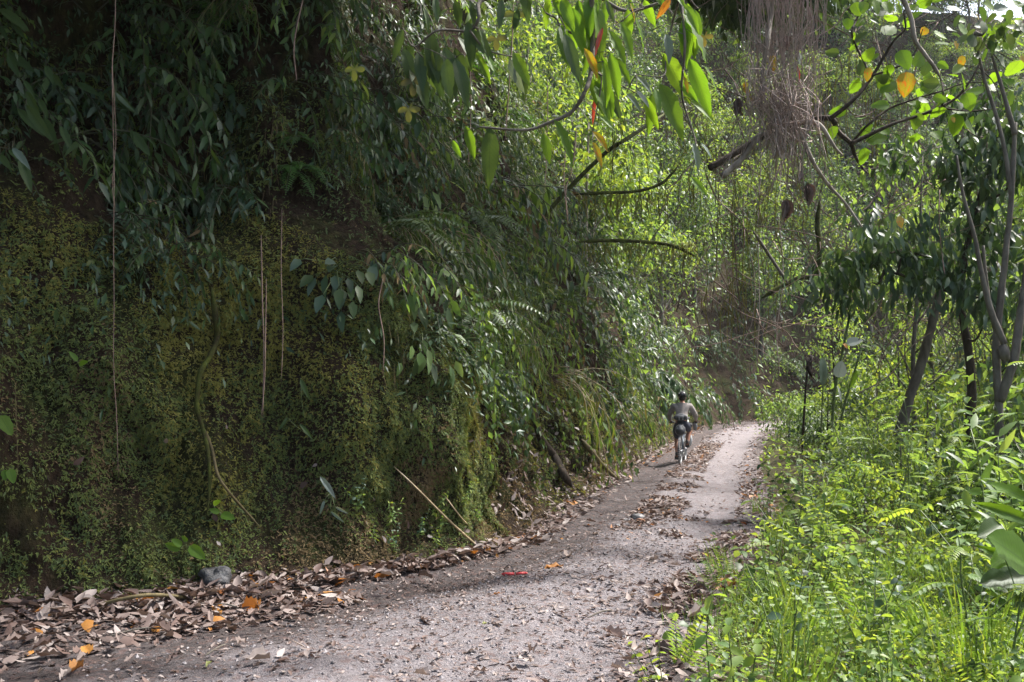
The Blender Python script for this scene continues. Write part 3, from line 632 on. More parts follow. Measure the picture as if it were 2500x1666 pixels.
for y_, h_, tgt, sc in ((9.5, 7.0, (-.2, 9.6, 9.2), 1.0), (11.5, 7.6, (1.6, 12.4, 9.4), .95), (14, 8.0, (3.2, 15.2, 10.0), 1.0), (17, 9.0, (4.6, 18.6, 10.8), 1.05), (20, 10, (5.6, 22.2, 12.0), 1.15), (25, 11.5, (7.2, 27, 13.6), 1.3)):
    P = bank(np.array([s_of_y(y_)]), np.array([h_]))[0] - np.array([.4, 0, 0]); r = empty('added_shade_tree', P); d = np.array(tgt) - P
    c = link('crown', CWM, r, d); c.scale = (sc, sc, sc); c.rotation_euler = (0, 0, U(0, 6)); c['kind'] = 'stuff'
    b = MB(); b.tube(catmull([np.zeros(3), d * .45 + np.array([0, 0, .7]), d], 14), np.linspace(.17, .05, 14), 8, 0, .15)
    for _ in range(5): e = d + rand_dirs(1)[0] * np.array([1.7, 1.7, .4]) * sc; b.tube(catmull([d * .75 + np.array([0, 0, .4]), (d + e) / 2, e], 7), np.linspace(.05, .015, 7), 5)
    b.build('trunk', M['bark_moss'], r); px, py, _ = proj(np.array(tgt)); REG.append((r, 'added mossy-trunked shade tree arching over the road', 'tree', 'added shade trees arching over the road', 'above the bank', px[0]))
for x_, y_, sc in ((-13, -10, 1.0), (9, -8, 1.0), (12.8, 17, .75), (15.5, 24, .8), (20, 32, .9)):  # unseen trees added to cut sky light from behind and shade the thicket
    put_tree('big', 'unseen_shade_tree', 'added tall spreading shade tree', 'tree', 'unseen shade trees around the view', 'just outside the view', (x_, y_, -.2), sc)
# understory right of the road
def edge_x(y): return float(np.interp(y, RE[:, 1], RE[:, 0]))
def right_where(px, py):
    return ('up front ' if py > 930 else 'further back ' if py > 800 else 'far back ') + ['at the road bend', 'behind the banana-like plant', 'left of the leaning trunk', 'right of the leaning trunk', 'beside the pale stems'][int(np.digitize(px, [1960, 2100, 2220, 2380]))]
for y in np.concatenate([np.arange(11, 24, 1.5), np.arange(24, 50, 2.6)]):
    for dx in np.arange(1.9 if y < 24 else 1.6, 1.0 + y * .30, 1.7 if y < 24 else 2.6):
        x = edge_x(y) + dx + U(-.6, .6); y2 = y + U(-.7, .7); px, py, _ = proj(np.array([x, y2, 1.5]))
        if px[0] > 2640 or px[0] < 1850 or RNG.random() < .12: continue
        z = float(verge_z(np.array([x]), np.array([y2]))[0]); sc = U(.55, .95) if y < 24 else U(.8, 1.4)
        if dx < 2.6: sc *= .62
        put_tree('bush', 'understory_bush', 'leafy green thicket bush', 'bush', 'bushes right of the road', right_where, (x, y2, z - .1), sc)
for y in np.concatenate([np.arange(15, 30, 2.6), np.arange(30, 56, 4.0)]):
    for dx in np.arange(3.4, 1.0 + y * .30, 2.9):
        x = edge_x(y) + dx + U(-1, 1); y2 = y + U(-1.2, 1.2); px, py, _ = proj(np.array([x, y2, 3]))
        if px[0] > 2680 or px[0] < 1950 or RNG.random() < .2: continue
        if y < 22 and px[0] < 2150: continue
        z = float(verge_z(np.array([x]), np.array([y2]))[0])
        put_tree('sapling', 'slender_tree', 'slender young thicket tree', 'tree', 'slender trees right of the road', right_where, (x, y2, z - .1), U(.6, .95))

# ================================================================ RIGHT VERGE
def k_herb(mats, h=.42, pairs=6, L=.065, W=.038, ns=3, kind='o'):
    f, st = MB(), MB()
    for _ in range(ns):
        hh_ = h * U(.6, 1.2); p = arch((U(-.06, .06), U(-.06, .06), 0), (U(-.35, .35), U(-.35, .35), 1), hh_, -.1, 7, .07); st.tube(p, np.linspace(.004, .002, 7), 3)
        n = pairs * 2; t = np.repeat(np.linspace(.25, 1, pairs), 2); q, d = along(p, t); az = np.repeat(np.arange(pairs) * 1.57 + U(0, 3), 2) + np.tile([0, math.pi], pairs) + U(-.3, .3, n)
        D = np.stack([np.cos(az), np.sin(az), U(-.8, .6, n)], -1); sz = (1.1 - .45 * t) * U(.7, 1.2, n)
        f.leaves(q, D, np.array([[0, 0, 1.0]]) + RNG.normal(0, .45, (n, 3)), L * sz, W * sz, U(.05, .4, n), .2, kind, RNG.integers(0, len(mats), n))
    return parts(('stem', st, M['stem_green'], True, 'stuff'), ('foliage', f, mats, True, 'stuff'))
def k_tuft(mats, n=60, L=.35):
    f = MB(); b = RNG.normal(0, .06, (n, 3)); b[:, 2] = 0; D = norm(np.stack([RNG.normal(0, .45, n), RNG.normal(0, .45, n), np.ones(n)], -1))
    for _ in (0,): f.leaves(b, D, norm(-D * .2 + np.stack([D[:, 0], D[:, 1], np.full(n, .3)], -1)), L * U(.5, 1.2, n), .007, U(.1, .6, n), .1, 'm', RNG.integers(0, len(mats), n))
    return parts(('blades', f, mats, True, 'stuff'))
def k_feather(mats, h=.45, nf=7):
    f, st = MB(), MB()
    for _ in range(nf):
        p = arch((U(-.08, .08), U(-.08, .08), 0), (U(-.5, .5), U(-.5, .5), 1), h * U(.6, 1.2), .9, 8, .05); st.tube(p, np.linspace(.003, .001, 8), 3); frond(f, p, 16, h * .13, h * .032, RNG.integers(0, len(mats)))
    return parts(('stem', st, M['stem_green'], True, 'stuff'), ('foliage', f, mats, True, 'stuff'))
K2 = {
    'herb': [k_herb([m['leaf_light'], m['leaf_yellow']]), k_herb([m['leaf_light'], m['leaf_yellow']], .42, 6, .085, .034, 3, 'm'), k_herb([m['leaf_yellow']], .3, 5, .06, .034, 4), k_herb([m['leaf_light'], m['leaf_cool']], .45, 6, .07, .04, 3, 'm')],
    'heart': [k_herb([m['leaf_light'], m['leaf_mid']], .32, 3, .10, .075, 4), k_herb([m['leaf_yellow'], m['leaf_light']], .40, 4, .095, .06, 3)],
    'feather': [k_feather([m['leaf_light'], m['leaf_yellow']]), k_feather([m['leaf_light'], m['grass']], .5, 9), k_feather([m['leaf_yellow'], m['grass']], .4, 8)],
    'tuft': [k_tuft([m['grass']]), k_tuft([m['grass'], m['leaf_light']], 45, .28), k_tuft([m['grass'], m['leaf_bamboo']], 70, .42)],
}
LOOK2 = {'herb': ('roadside_herb', 'bright herb with paired leaves', 'herb'), 'heart': ('round_leaved_herb', 'low herb with rounded leaves', 'herb'), 'feather': ('feathery_weed', 'feathery weed', 'weed'), 'tuft': ('grass_tuft', 'thin grass tuft', 'grass tuft')}
def verge_where(px, py):
    r = ['on far verge', 'on middle verge', 'on near verge', 'on bottom verge'][int(np.digitize(py, [1150, 1280, 1470]))]
    c = ['beside the track', 'near the short weed', 'among low weeds', 'among tall weeds', 'by the large-leaved plant'][int(np.digitize(px, [1800, 1950, 2130, 2300]))]
    return r + ' ' + c
def vz(x, y): return float(verge_z(np.array([x]), np.array([y]))[0])
def put_verge(kind, x, y, sc):
    nm, lk, cat = LOOK2[kind]; v = K2[kind]; z = vz(x, y); o = inst(nm, v[RNG.integers(len(v))], (x, y, z - .02), U(0, 6.28), sc, (U(-.4, .4), U(-.4, .4)))
    px, py, _ = proj(np.array([x, y, z + .2 * sc])); REG.append((o, lk, cat, nm.replace('_', ' ') + 's on the verge', verge_where(px[0], py[0]), px[0]))
for y in np.concatenate([np.arange(3.2, 9, .36), np.arange(9, 15, .7)]):
    for dx in np.arange(.06, .55 * y + .4, .36 if y < 9 else .6):
        x = edge_x(y) + dx + U(-.15, .15); y2 = y + U(-.16, .16); px, py, _ = proj(np.array([x, y2, .3]))
        if px[0] > 2560 or py[0] > 1800 or RNG.random() < .2: continue
        put_verge(RNG.choice(['herb', 'heart', 'tuft', 'feather'], p=[.50, .17, .20, .13]), x, y2, U(.75, 1.7) * (.65 if dx < .4 else 1.0) * (1.0 if y < 9 else 1.3))
# mat of small leaves and grass blades between the herbs
def verge_pts(n, ya, yb, wmax):
    y = U(ya, yb, n); ex = np.interp(y, RE[:, 1], RE[:, 0]); x = ex + U(0, 1, n)**.8 * (wmax * y / 8) - .12 + .16 * fbm(y * 2.2, 3.1, 0, 2)
    return x, y, verge_z(x, y)
mb = MB()
for n, ya, yb, wm, la, lb in ((40000, 3, 9, 4.8, .015, .055), (9000, 9, 18, 5.0, .04, .09), (9000, 18, 52, 4.0, .09, .22)):
    x, y, z = verge_pts(n, ya, yb, wm); hgt = U(0, 1, n)**1.5 * (.30 if ya < 9 else .45)
    P = np.stack([x, y, z + hgt * sstep(0, .5, x - np.interp(y, RE[:, 1], RE[:, 0]) + .1)], -1); az = U(0, 6.28, n); L = U(la, lb, n)
    mb.leaves(P, np.stack([np.cos(az), np.sin(az), U(-.9, .7, n)], -1), np.array([[.2, -.3, 1.0]]) + RNG.normal(0, .75, (n, 3)), L, L * U(.3, .75, n), U(0, .4, n), .2, 'd', RNG.choice([0, 1, 2], n, p=[.5, .3, .2]))
tag(mb.build('weeds', [M['leaf_light'], M['leaf_yellow'], M['leaf_mid']]), 'mat of small bright green weeds covering the roadside verge', 'weeds', kind='stuff')
mb = MB(); n = 20000; x, y, z = verge_pts(n, 2.8, 9, 5.0); k = fbm(x * .9, y * .9, 3, 2) > -.1; x, y, z = x[k], y[k], z[k]; n = len(x)
mb.leaves(np.stack([x, y, z - .02], -1), norm(np.stack([RNG.normal(0, .35, n), RNG.normal(0, .35, n), np.ones(n)], -1)), rand_dirs(n), U(.1, .34, n), .006, U(0, .5, n), 0, 'g', RNG.choice([0, 1], n))
tag(mb.build('grass', [M['grass'], M['leaf_light']]), 'thin green grass blades on the near verge', 'grass', kind='stuff')

# ---------------------------------------------------------------- big single leaves
def bigleaf(name, w=.34, kind='lance', mat='big_green', droop=.18, wave=.02, fold=.10, nl=10, seed=0.0):
    t = np.linspace(0, 1, nl); a = np.linspace(-1, 1, 7)
    if kind == 'lance': pr = np.sin(np.pi * t**.85)**.8 * (1 - .25 * t)
    elif kind == 'round': pr = np.sin(np.pi * t**.72)**.62 * (1 - .10 * t)
    elif kind == 'paddle': pr = np.clip(np.sin(np.pi * np.clip(t * .96 + .03, 0, 1)), 0, 1)**.45
    else: pr = np.sin(np.pi * t**.65)**.9
    pr = pr + 1e-3; T, A = np.meshgrid(t, a, indexing='ij')
    wv = wave * np.sin(T * 26 + seed) * abs(A); Y = A * pr[:, None] * w / 2 * (1 + .06 * np.sin(T * 19 + A * 3 + seed))
    Z = fold * abs(A) * w * pr[:, None] - droop * T**2 + wv + .012 * vnoise(T * 4 + seed, A * 2, seed); X = T * (1 - .25 * droop * T)
    return grid_mesh(name, np.stack([X, Y, Z], -1), M[mat], np.stack([T, A], -1))
def lobed(name, mat, n=7):
    mb_ = MB(); th = np.linspace(-2.6, 2.6, 57); r = .28 + .72 * abs(np.cos(th * n / 5.2 / 1.0 * 1.57))**1.3 * (1 - .12 * abs(th)); V = [(0, 0, 0)] + [(a * math.cos(b), a * math.sin(b), .06 * math.sin(5 * b) - .15 * a * a) for a, b in zip(r, th)]
    mb_.add(V, [(0, i, i + 1) for i in range(1, 57)]); return mb_.mesh(name, M[mat])
BL = {}
for mt in ('big_green', 'big_dark', 'big_yellow', 'big_orange', 'big_red', 'big_grey', 'big_pale'):
    BL[mt] = [bigleaf('leaf', .31, 'lance', mt, U(.05, .3), .02, U(.05, .25), 10, U(0, 9)) for _ in range(3)]
BLR = {mt: [bigleaf('leaf', .78, 'round', mt, U(.05, .25), .02, U(.02, .12), 10, U(0, 9)) for _ in range(3)] for mt in ('big_green', 'big_dark', 'big_yellow', 'big_grey', 'big_pale', 'big_orange')}
BLP = {mt: [bigleaf('leaf', .40, 'paddle', mt, U(.02, .15), .008, .05, 12, U(0, 9)) for _ in range(2)] for mt in ('big_green', 'big_dark', 'big_grey', 'big_pale')}
LOB = lobed('leaf', 'leaf_olive')
def face(o, a, b, nrm, parent, wid=1.0):
    """place a unit leaf from a to b with its upper side towards nrm"""
    d = np.asarray(b) - np.asarray(a); L = np.linalg.norm(d); x = d / L; y = norm(np.cross(nrm, x)); z = np.cross(x, y)
    mt = Matrix(((x[0] * L, y[0] * L * wid, z[0] * L, a[0]), (x[1] * L, y[1] * L * wid, z[1] * L, a[1]), (x[2] * L, y[2] * L * wid, z[2] * L, a[2]), (0, 0, 0, 1)))
    o.matrix_world = mt
    if parent is not None: o.parent = parent; o.matrix_parent_inverse = parent.matrix_world.inverted()
def nrm_cam(j=.6): return norm(np.array([U(-.3, .5), -1.0, .45]) + RNG.normal(0, j * .6, 3))
def mkleaf(me, a, b, parent, j=.5, wid=1.0, label=None):
    o = link('leaf', me); face(o, a, b, nrm_cam(j), parent, wid)
    if label: o['label'] = label
    return o
def C2(x, y, d): return S(840 + .35714 * x, .35714 * y, d)
def C3(x, y, d): return S(1660 + .35714 * x, .35714 * y, d)
def C6(x, y, d): return S(1660 + .35714 * x, 550 + .35714 * y, d)
def C9(x, y, d): return S(1660 + .35714 * x, 1106 + .35714 * y, d)

# --- big-leaved branch across the top
root = empty('big_leaved_tree', bank(np.array([s_of_y(9.6)]), np.array([6.6]))[0]); bpy.context.view_layer.update()
rp = np.array(root.location); tw = MB(); TW = []
def twig(pts, r, C, dep, sides=5, mbb=None, TWl=None, dj=.15):
    p = np.array([C(x, y, dep + U(-dj, dj)) for x, y in pts]); c = catmull(p, len(pts) * 6); (mbb or tw).tube(c - rp0, np.linspace(r[0], r[1], len(c)), sides, 0, .1)
    if TWl is not None: TWl.append(c)
    return c
rp0 = rp
c0 = twig([(1690, -90), (1700, 200), (1690, 480), (1640, 640), (1550, 770), (1400, 840), (1240, 890), (930, 870)], (.022, .008), C2, 7.0, 6, tw, TW)
top = C2(1690, -90, 7.0); tw.tube(catmull([rp, rp * .5 + top * .5 + np.array([0, 0, .9]), top + np.array([-.1, .1, .5]), top], 16) - rp, np.linspace(.085, .024, 16), 8, 0, .15)
up = top + np.array([-.1, .1, .5])
for pts, r in (([(1380, 90), (1450, 130), (1490, 190), (1600, 240), (1700, 200)], (.006, .012)), ([(1700, -60), (1900, 70), (2100, 40), (2300, -40), (2420, 60)], (.016, .006)),
               ([(1690, -80), (1300, -60), (950, 0), (920, 120), (860, 210), (640, 210), (480, 320), (400, 190)], (.02, .004)), ([(860, 210), (960, 330), (1100, 380), (1230, 390)], (.008, .004)),
               ([(2300, -40), (2240, 180), (2200, 400), (2180, 520), (2000, 510)], (.01, .004)), ([(2300, -40), (2330, 300), (2310, 650), (2400, 960), (2420, 1200)], (.012, .004)), ([(1690, 480), (1760, 540), (1700, 900)], (.008, .004)),
               ([(1690, 480), (1850, 560), (2000, 640)], (.008, .004)), ([(480, 320), (560, 400), (760, 400)], (.006, .003)), ([(1690, -80), (1480, -30), (1440, 20), (1510, 190)], (.01, .004))):
    twig(pts, r, C2, 7.0, 5, tw, TW)
ALLT = np.vstack(TW)
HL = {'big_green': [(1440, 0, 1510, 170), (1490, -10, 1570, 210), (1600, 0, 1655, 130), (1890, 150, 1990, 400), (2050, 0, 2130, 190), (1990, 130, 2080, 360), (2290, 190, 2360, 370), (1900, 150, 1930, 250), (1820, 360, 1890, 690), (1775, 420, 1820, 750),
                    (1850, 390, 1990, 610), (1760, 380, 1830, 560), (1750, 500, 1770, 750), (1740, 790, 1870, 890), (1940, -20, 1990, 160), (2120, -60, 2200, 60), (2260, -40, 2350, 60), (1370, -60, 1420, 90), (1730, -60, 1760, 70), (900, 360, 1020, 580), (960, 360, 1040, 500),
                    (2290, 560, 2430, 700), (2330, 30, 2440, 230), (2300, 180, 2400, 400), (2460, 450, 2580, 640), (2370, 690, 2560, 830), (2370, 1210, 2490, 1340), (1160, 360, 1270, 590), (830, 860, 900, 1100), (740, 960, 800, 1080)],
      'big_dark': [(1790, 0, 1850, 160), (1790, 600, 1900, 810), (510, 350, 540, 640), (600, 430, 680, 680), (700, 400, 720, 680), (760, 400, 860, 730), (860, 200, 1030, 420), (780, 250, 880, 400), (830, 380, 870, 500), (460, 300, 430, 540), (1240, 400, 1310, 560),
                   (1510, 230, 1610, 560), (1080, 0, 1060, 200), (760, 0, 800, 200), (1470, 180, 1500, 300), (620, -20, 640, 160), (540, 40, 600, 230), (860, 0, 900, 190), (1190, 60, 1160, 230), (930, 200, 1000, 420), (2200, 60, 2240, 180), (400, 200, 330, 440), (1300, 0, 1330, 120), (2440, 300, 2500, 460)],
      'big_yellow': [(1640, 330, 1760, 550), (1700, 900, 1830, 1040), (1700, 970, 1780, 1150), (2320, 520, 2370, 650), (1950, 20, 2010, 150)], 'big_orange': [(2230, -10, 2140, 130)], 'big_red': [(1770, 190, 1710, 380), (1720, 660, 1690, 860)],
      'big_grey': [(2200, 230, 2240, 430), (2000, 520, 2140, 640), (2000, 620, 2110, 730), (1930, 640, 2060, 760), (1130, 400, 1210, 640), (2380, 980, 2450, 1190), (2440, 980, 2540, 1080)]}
for mt, ls in HL.items():
    for (x0, y0, x1, y1) in ls:
        d = 7.0 + U(-.35, .25); a, b = C2(x0, y0, d), C2(x1, y1, d + U(-.1, .1)); i = np.argmin(np.linalg.norm(ALLT - a, axis=1))
        if np.linalg.norm(ALLT[i] - a) < .9: tw.tube(catmull([ALLT[i], (ALLT[i] + a) / 2 + np.array([0, 0, .02]), a], 5) - rp, .0035, 3)
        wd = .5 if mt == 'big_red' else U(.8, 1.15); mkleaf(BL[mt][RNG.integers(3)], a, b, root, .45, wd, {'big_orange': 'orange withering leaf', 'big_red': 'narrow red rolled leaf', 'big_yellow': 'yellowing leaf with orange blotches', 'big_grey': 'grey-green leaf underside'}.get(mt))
for _ in range(50):
    p = ALLT[RNG.integers(len(ALLT))]; px, py, _f = proj(p)
    if px[0] < 1000 or py[0] > 330 or (px[0] > 1560 and py[0] > 200): continue
    a = p + RNG.normal(0, .06, 3); b = a + norm(np.array([U(-.15, .6), U(-.3, .3), -1.0])) * U(.22, .46); mkleaf(BL['big_green' if px[0] > 1330 else 'big_dark'][RNG.integers(3)], a, b, root, .5, U(.85, 1.15))  # left part gets a darker leaf colour in place of canopy shade
for x, y, s_ in ((70, 540, 70), (470, 640, 85), (440, 820, 75), (1040, 330, 70), (1170, 170, 80), (2460, 310, 60)):
    a = C2(x, y - s_, 7.1); b = C2(x, y + s_ * .2, 7.1); mkleaf(LOB, a, b, root, .3, 1.0, 'dull yellow lobed leaf')
tw.build('branch', M['bark_grey'], root)
tag(root, 'overhanging tree branch with large hanging green, yellow and red leaves at the top', 'tree')

# --- round-leaved tree upper right
root = empty('round_leaved_tree', C3(200, 1150, 12.6)); bpy.context.view_layer.update(); rp0 = np.array(root.location); t2 = MB(); TW2 = []
for pts, r, dp in (([(200, 1150), (420, 1020), (640, 900), (860, 830), (1030, 810), (1080, 900), (1170, 980)], (.045, .03), 12.6), ([(1170, 980), (1200, 1070), (1250, 1150), (1290, 1190)], (.03, .008), 12.0), ([(1030, 810), (1180, 690), (1310, 530), (1400, 380), (1470, 270), (1540, 200), (1530, 80)], (.028, .01), 12.0),
                  ([(1170, 980), (1260, 940), (1450, 850), (1640, 790), (1790, 730), (1900, 660), (1980, 560), (2040, 460), (2100, 330), (2200, 200)], (.026, .006), 11.6), ([(1190, 960), (1280, 860), (1420, 750), (1600, 680), (1800, 620), (1950, 570), (2200, 560)], (.018, .005), 11.8),
                  ([(1310, 520), (1430, 480), (1540, 430), (1610, 350), (1660, 200)], (.016, .005), 11.9), ([(1250, 0), (1210, 130), (1175, 220), (1210, 330), (1270, 450), (1290, 560)], (.01, .016), 12.0),
                  ([(1790, 740), (1800, 640), (1780, 540), (1700, 400)], (.012, .005), 11.6), ([(1790, 740), (1980, 760), (2180, 740)], (.012, .005), 11.6), ([(1530, 80), (1600, 0), (1680, -60)], (.012, .006), 12.0), ([(1940, 180), (2100, 320), (2230, 480)], (.008, .005), 11.4),
                  ([(1540, 200), (1700, 170), (1860, 100), (2000, 0)], (.01, .005), 11.8), ([(2040, 460), (2140, 560), (2210, 740)], (.008, .004), 11.5)):
    twig(pts, r, C3, dp, 6, t2, TW2)
A2 = np.vstack(TW2)
EXP = {'big_yellow': [(1550, 490, 1540, 670, .9), (1930, 380, 1920, 480, .7), (1880, 280, 1900, 340, .9), (1290, 460, 1280, 560, .7), (640, 380, 640, 480, .5), (1860, 800, 1880, 840, 1.), (2020, 90, 2050, 140, 1.), (1690, 190, 1650, 240, 1.2), (2330, 380, 2360, 450, .9), (1490, 1480, 1530, 1560, 1.)],
       'big_dark': [(1700, 420, 1660, 520, .9), (2010, 180, 2090, 180, .9), (1300, 130, 1370, 160, .7)], 'big_grey': [(1820, 60, 1940, 50, .7), (1680, 60, 1820, 80, .4), (2140, 60, 2260, 40, .7)]}
EXPG = [(1190, 20, 1230, 110), (1260, 10, 1250, 90), (1330, 0, 1360, 100), (1400, 10, 1440, 90), (1480, 30, 1520, 100), (1570, 60, 1640, 40), (1620, 20, 1640, 90), (1620, 380, 1640, 470), (1760, 430, 1840, 470), (1990, 380, 2050, 420), (1900, 170, 2000, 260), (2110, 320, 2200, 340), (2280, 280, 2350, 300),
        (1880, 130, 1960, 150), (2080, 20, 2170, 60), (1740, 230, 1840, 250), (1740, 300, 1850, 290), (1600, 730, 1660, 710), (1760, 570, 1780, 640), (1370, 990, 1470, 970), (1500, 1040, 1570, 1060), (1350, 1090, 1440, 1120), (1540, 1120, 1610, 1110), (1570, 890, 1620, 950), (1940, 600, 1990, 560), (2060, 560, 2130, 570), (1830, 510, 1900, 520)]
for mt, ls in EXP.items():
    for (x0, y0, x1, y1, wd) in ls:
        d = 11.7 + U(-.5, .4); mkleaf(BLR[mt][RNG.integers(3)], C3(x0, y0, d), C3(x1, y1, d), root, .4, wd, 'drooping yellowed leaf' if mt == 'big_yellow' else None)
for (x0, y0, x1, y1) in EXPG:
    d = 11.6 + U(-.6, .5); mkleaf(BLR['big_green'][RNG.integers(3)], C3(x0, y0, d), C3(x1, y1, d + U(-.1, .1)), root, .6, U(.8, 1.1))
for _ in range(120):
    p = A2[RNG.integers(len(A2))]; px, py, _f = proj(p)
    if px[0] < 2070 or py[0] > 330: continue
    a = p + RNG.normal(0, .22, 3); b = a + norm(RNG.normal(0, 1, 3) + np.array([0, 0, -.5])) * U(.13, .28); t2.tube(catmull([p, (p + a) / 2, a], 4) - rp0, .003, 3); mkleaf(BLR['big_green' if RNG.random() < .8 else 'big_dark'][RNG.integers(3)], a, b, root, .7, U(.8, 1.05))
t2.build('trunk', M['bark_dark'], root); tag(root, 'thin dark-branched tree with round yellow-green leaves at the upper right', 'tree')

# --- hanging root tangle
root = empty('root_tangle', C3(680, 800, 10.0)); bpy.context.view_layer.update(); rp0 = np.array(root.location)
def strand(mbb, pts, r, sides=3): mbb.tube(catmull(pts, max(8, len(pts) * 4)) - rp0, r, sides)
for pts, r in (([(640, -60), (620, 120), (600, 280), (565, 500), (550, 780)], (.028, .022)), ([(560, 900), (430, 1080), (290, 1205)], (.026, .034)), ([(740, 760), (810, 880), (900, 1090), (1010, 1260), (1130, 1390), (1245, 1555)], (.030, .010)), ([(690, 580), (685, 720), (640, 850)], (.014, .01)), ([(870, 830), (960, 860), (1060, 1010), (1110, 1060)], (.03, .01))):
    b = MB(); p = np.array([C3(x, y, 10.0 + U(-.1, .1)) for x, y in pts]); c = catmull(p, len(pts) * 6); b.tube(c - rp0, np.linspace(r[0], r[1], len(c)), 7, 0, .12); b.build('dead_branch', M['bark_pale'], root)
rl = MB()
for _ in range(120):          # knotted ball and the skirt that hangs from it
    x, y = RNG.normal(690, 110), RNG.normal(760, 120); d = 10 + U(-.25, .25); dx = (x - 690) * U(.1, 1.2) + U(-110, 110); ln = U(100, 600)
    strand(rl, [C3(x + U(-90, 90), y - U(30, 160), d + U(-.15, .15)), C3(x, y, d), C3(x + dx * .5 + U(-40, 40), y + ln * .5, d + U(-.1, .1)), C3(x + dx + U(-70, 70), y + ln, d + U(-.15, .15))], U(.002, .0055))
for _ in range(50):          # curls in the ball
    x, y, d = RNG.normal(690, 85), RNG.normal(740, 100), 10 + U(-.2, .2); strand(rl, [C3(x + U(-150, 150), y + U(-190, 190), d + U(-.15, .15)) for _k in range(5)], U(.003, .0075))
for _ in range(150):          # curtain from above
    x = U(430, 1010) if RNG.random() < .6 else RNG.normal(690, 110); d = 10 + U(-.4, .4); y1 = U(250, 1100); strand(rl, [C3(x + U(-70, 70), -120, d), C3(x + U(-50, 50), y1 * .35, d), C3(x + U(-50, 50), y1 * .7, d), C3(x * .6 + 276 + U(-60, 60), y1, d)], U(.002, .005))
tag(rl.build('rootlets', M['rootlet'], root), kind='stuff')
DLM = [bigleaf('dead_leaf', .42, 'lance', 'litter', U(.1, .3), .07, U(.5, 1.0), 10, U(0, 9)) for _ in range(3)]
for x, y, s_ in ((720, 1450, 110), (865, 1340, 100), (390, 740, 80), (720, 300, 60), (830, 1210, 40)):
    for _k in range(5):
        x2 = x + U(-.25, .25) * s_; o = link('dead_leaf', DLM[_k % 3]); face(o, C3(x + U(-10, 10), y - s_ * U(.6, .9), 9.95), C3(x2 + U(-.3, .3) * s_, y + s_ * U(.2, .8), 9.95 + U(-.08, .08)), nrm_cam(.9), root, U(.7, 1.3))
mkleaf(BL['big_pale'][0], C3(815, 360, 9.9), C3(825, 445, 9.9), root, .3, 1.2, 'pale withered leaf'); mkleaf(BL['big_red'][0], C3(800, 450, 9.9), C3(825, 560, 9.9), root, .3, .7, 'reddish dead leaf')
for x0, y0, x1, y1 in ((430, 600, 490, 660), (470, 660, 540, 730), (620, 380, 650, 490), (450, 560, 440, 620)): mkleaf(BLR['big_yellow'][0], C3(x0, y0, 10.1), C3(x1, y1, 10.1), root, .4, .7, 'yellow leaf')
tag(root, 'tangled ball of pinkish hanging roots on dead branches above the road', 'roots')

# --- lone dead branch, vines, lianas, roots and sticks
def single(name, pts, r, mat, label, cat, sides=6, n=None, rough=.12, group=None):
    p = np.asarray(pts, float); c = catmull(p, n or len(p) * 7); b = MB(); e_ = np.linspace(0, 1, len(c)); b.tube(c - p[-1], np.linspace(r[0], r[1], len(c)) * np.clip(.3 + 7 * np.minimum(e_, 1 - e_), 0, 1), sides, 0, rough)
    return tag(b.build(name, M[mat], None, True, p[-1]), label, cat, group)
single('dead_branch', [C3(x, y, 10.6) for x, y in ((1500, -80), (1530, 0), (1580, 130), (1610, 280), (1680, 380), (1740, 460), (1790, 550))], (.032, .016), 'bark_pale', 'pale bare dead branch hanging from the top, right of the root tangle', 'branch', 7)
single('vine', [Q(x, y, 7.0) for x, y in ((266, -60), (264, 60), (258, 150), (259, 250), (262, 400), (261, 560), (262, 700), (261, 840), (268, 960), (272, 1100))], (.0034, .0024), 'root', 'long straight thin vine hanging in front of the mossy bank at the left', 'vine', 5)
single('vine', [Q(x, y, 7.02) for x, y in ((258, 150), (264, 260), (266, 330), (258, 420), (264, 480))], (.0026, .002), 'root', 'short thin vine twisted against the long straight one', 'vine', 4)
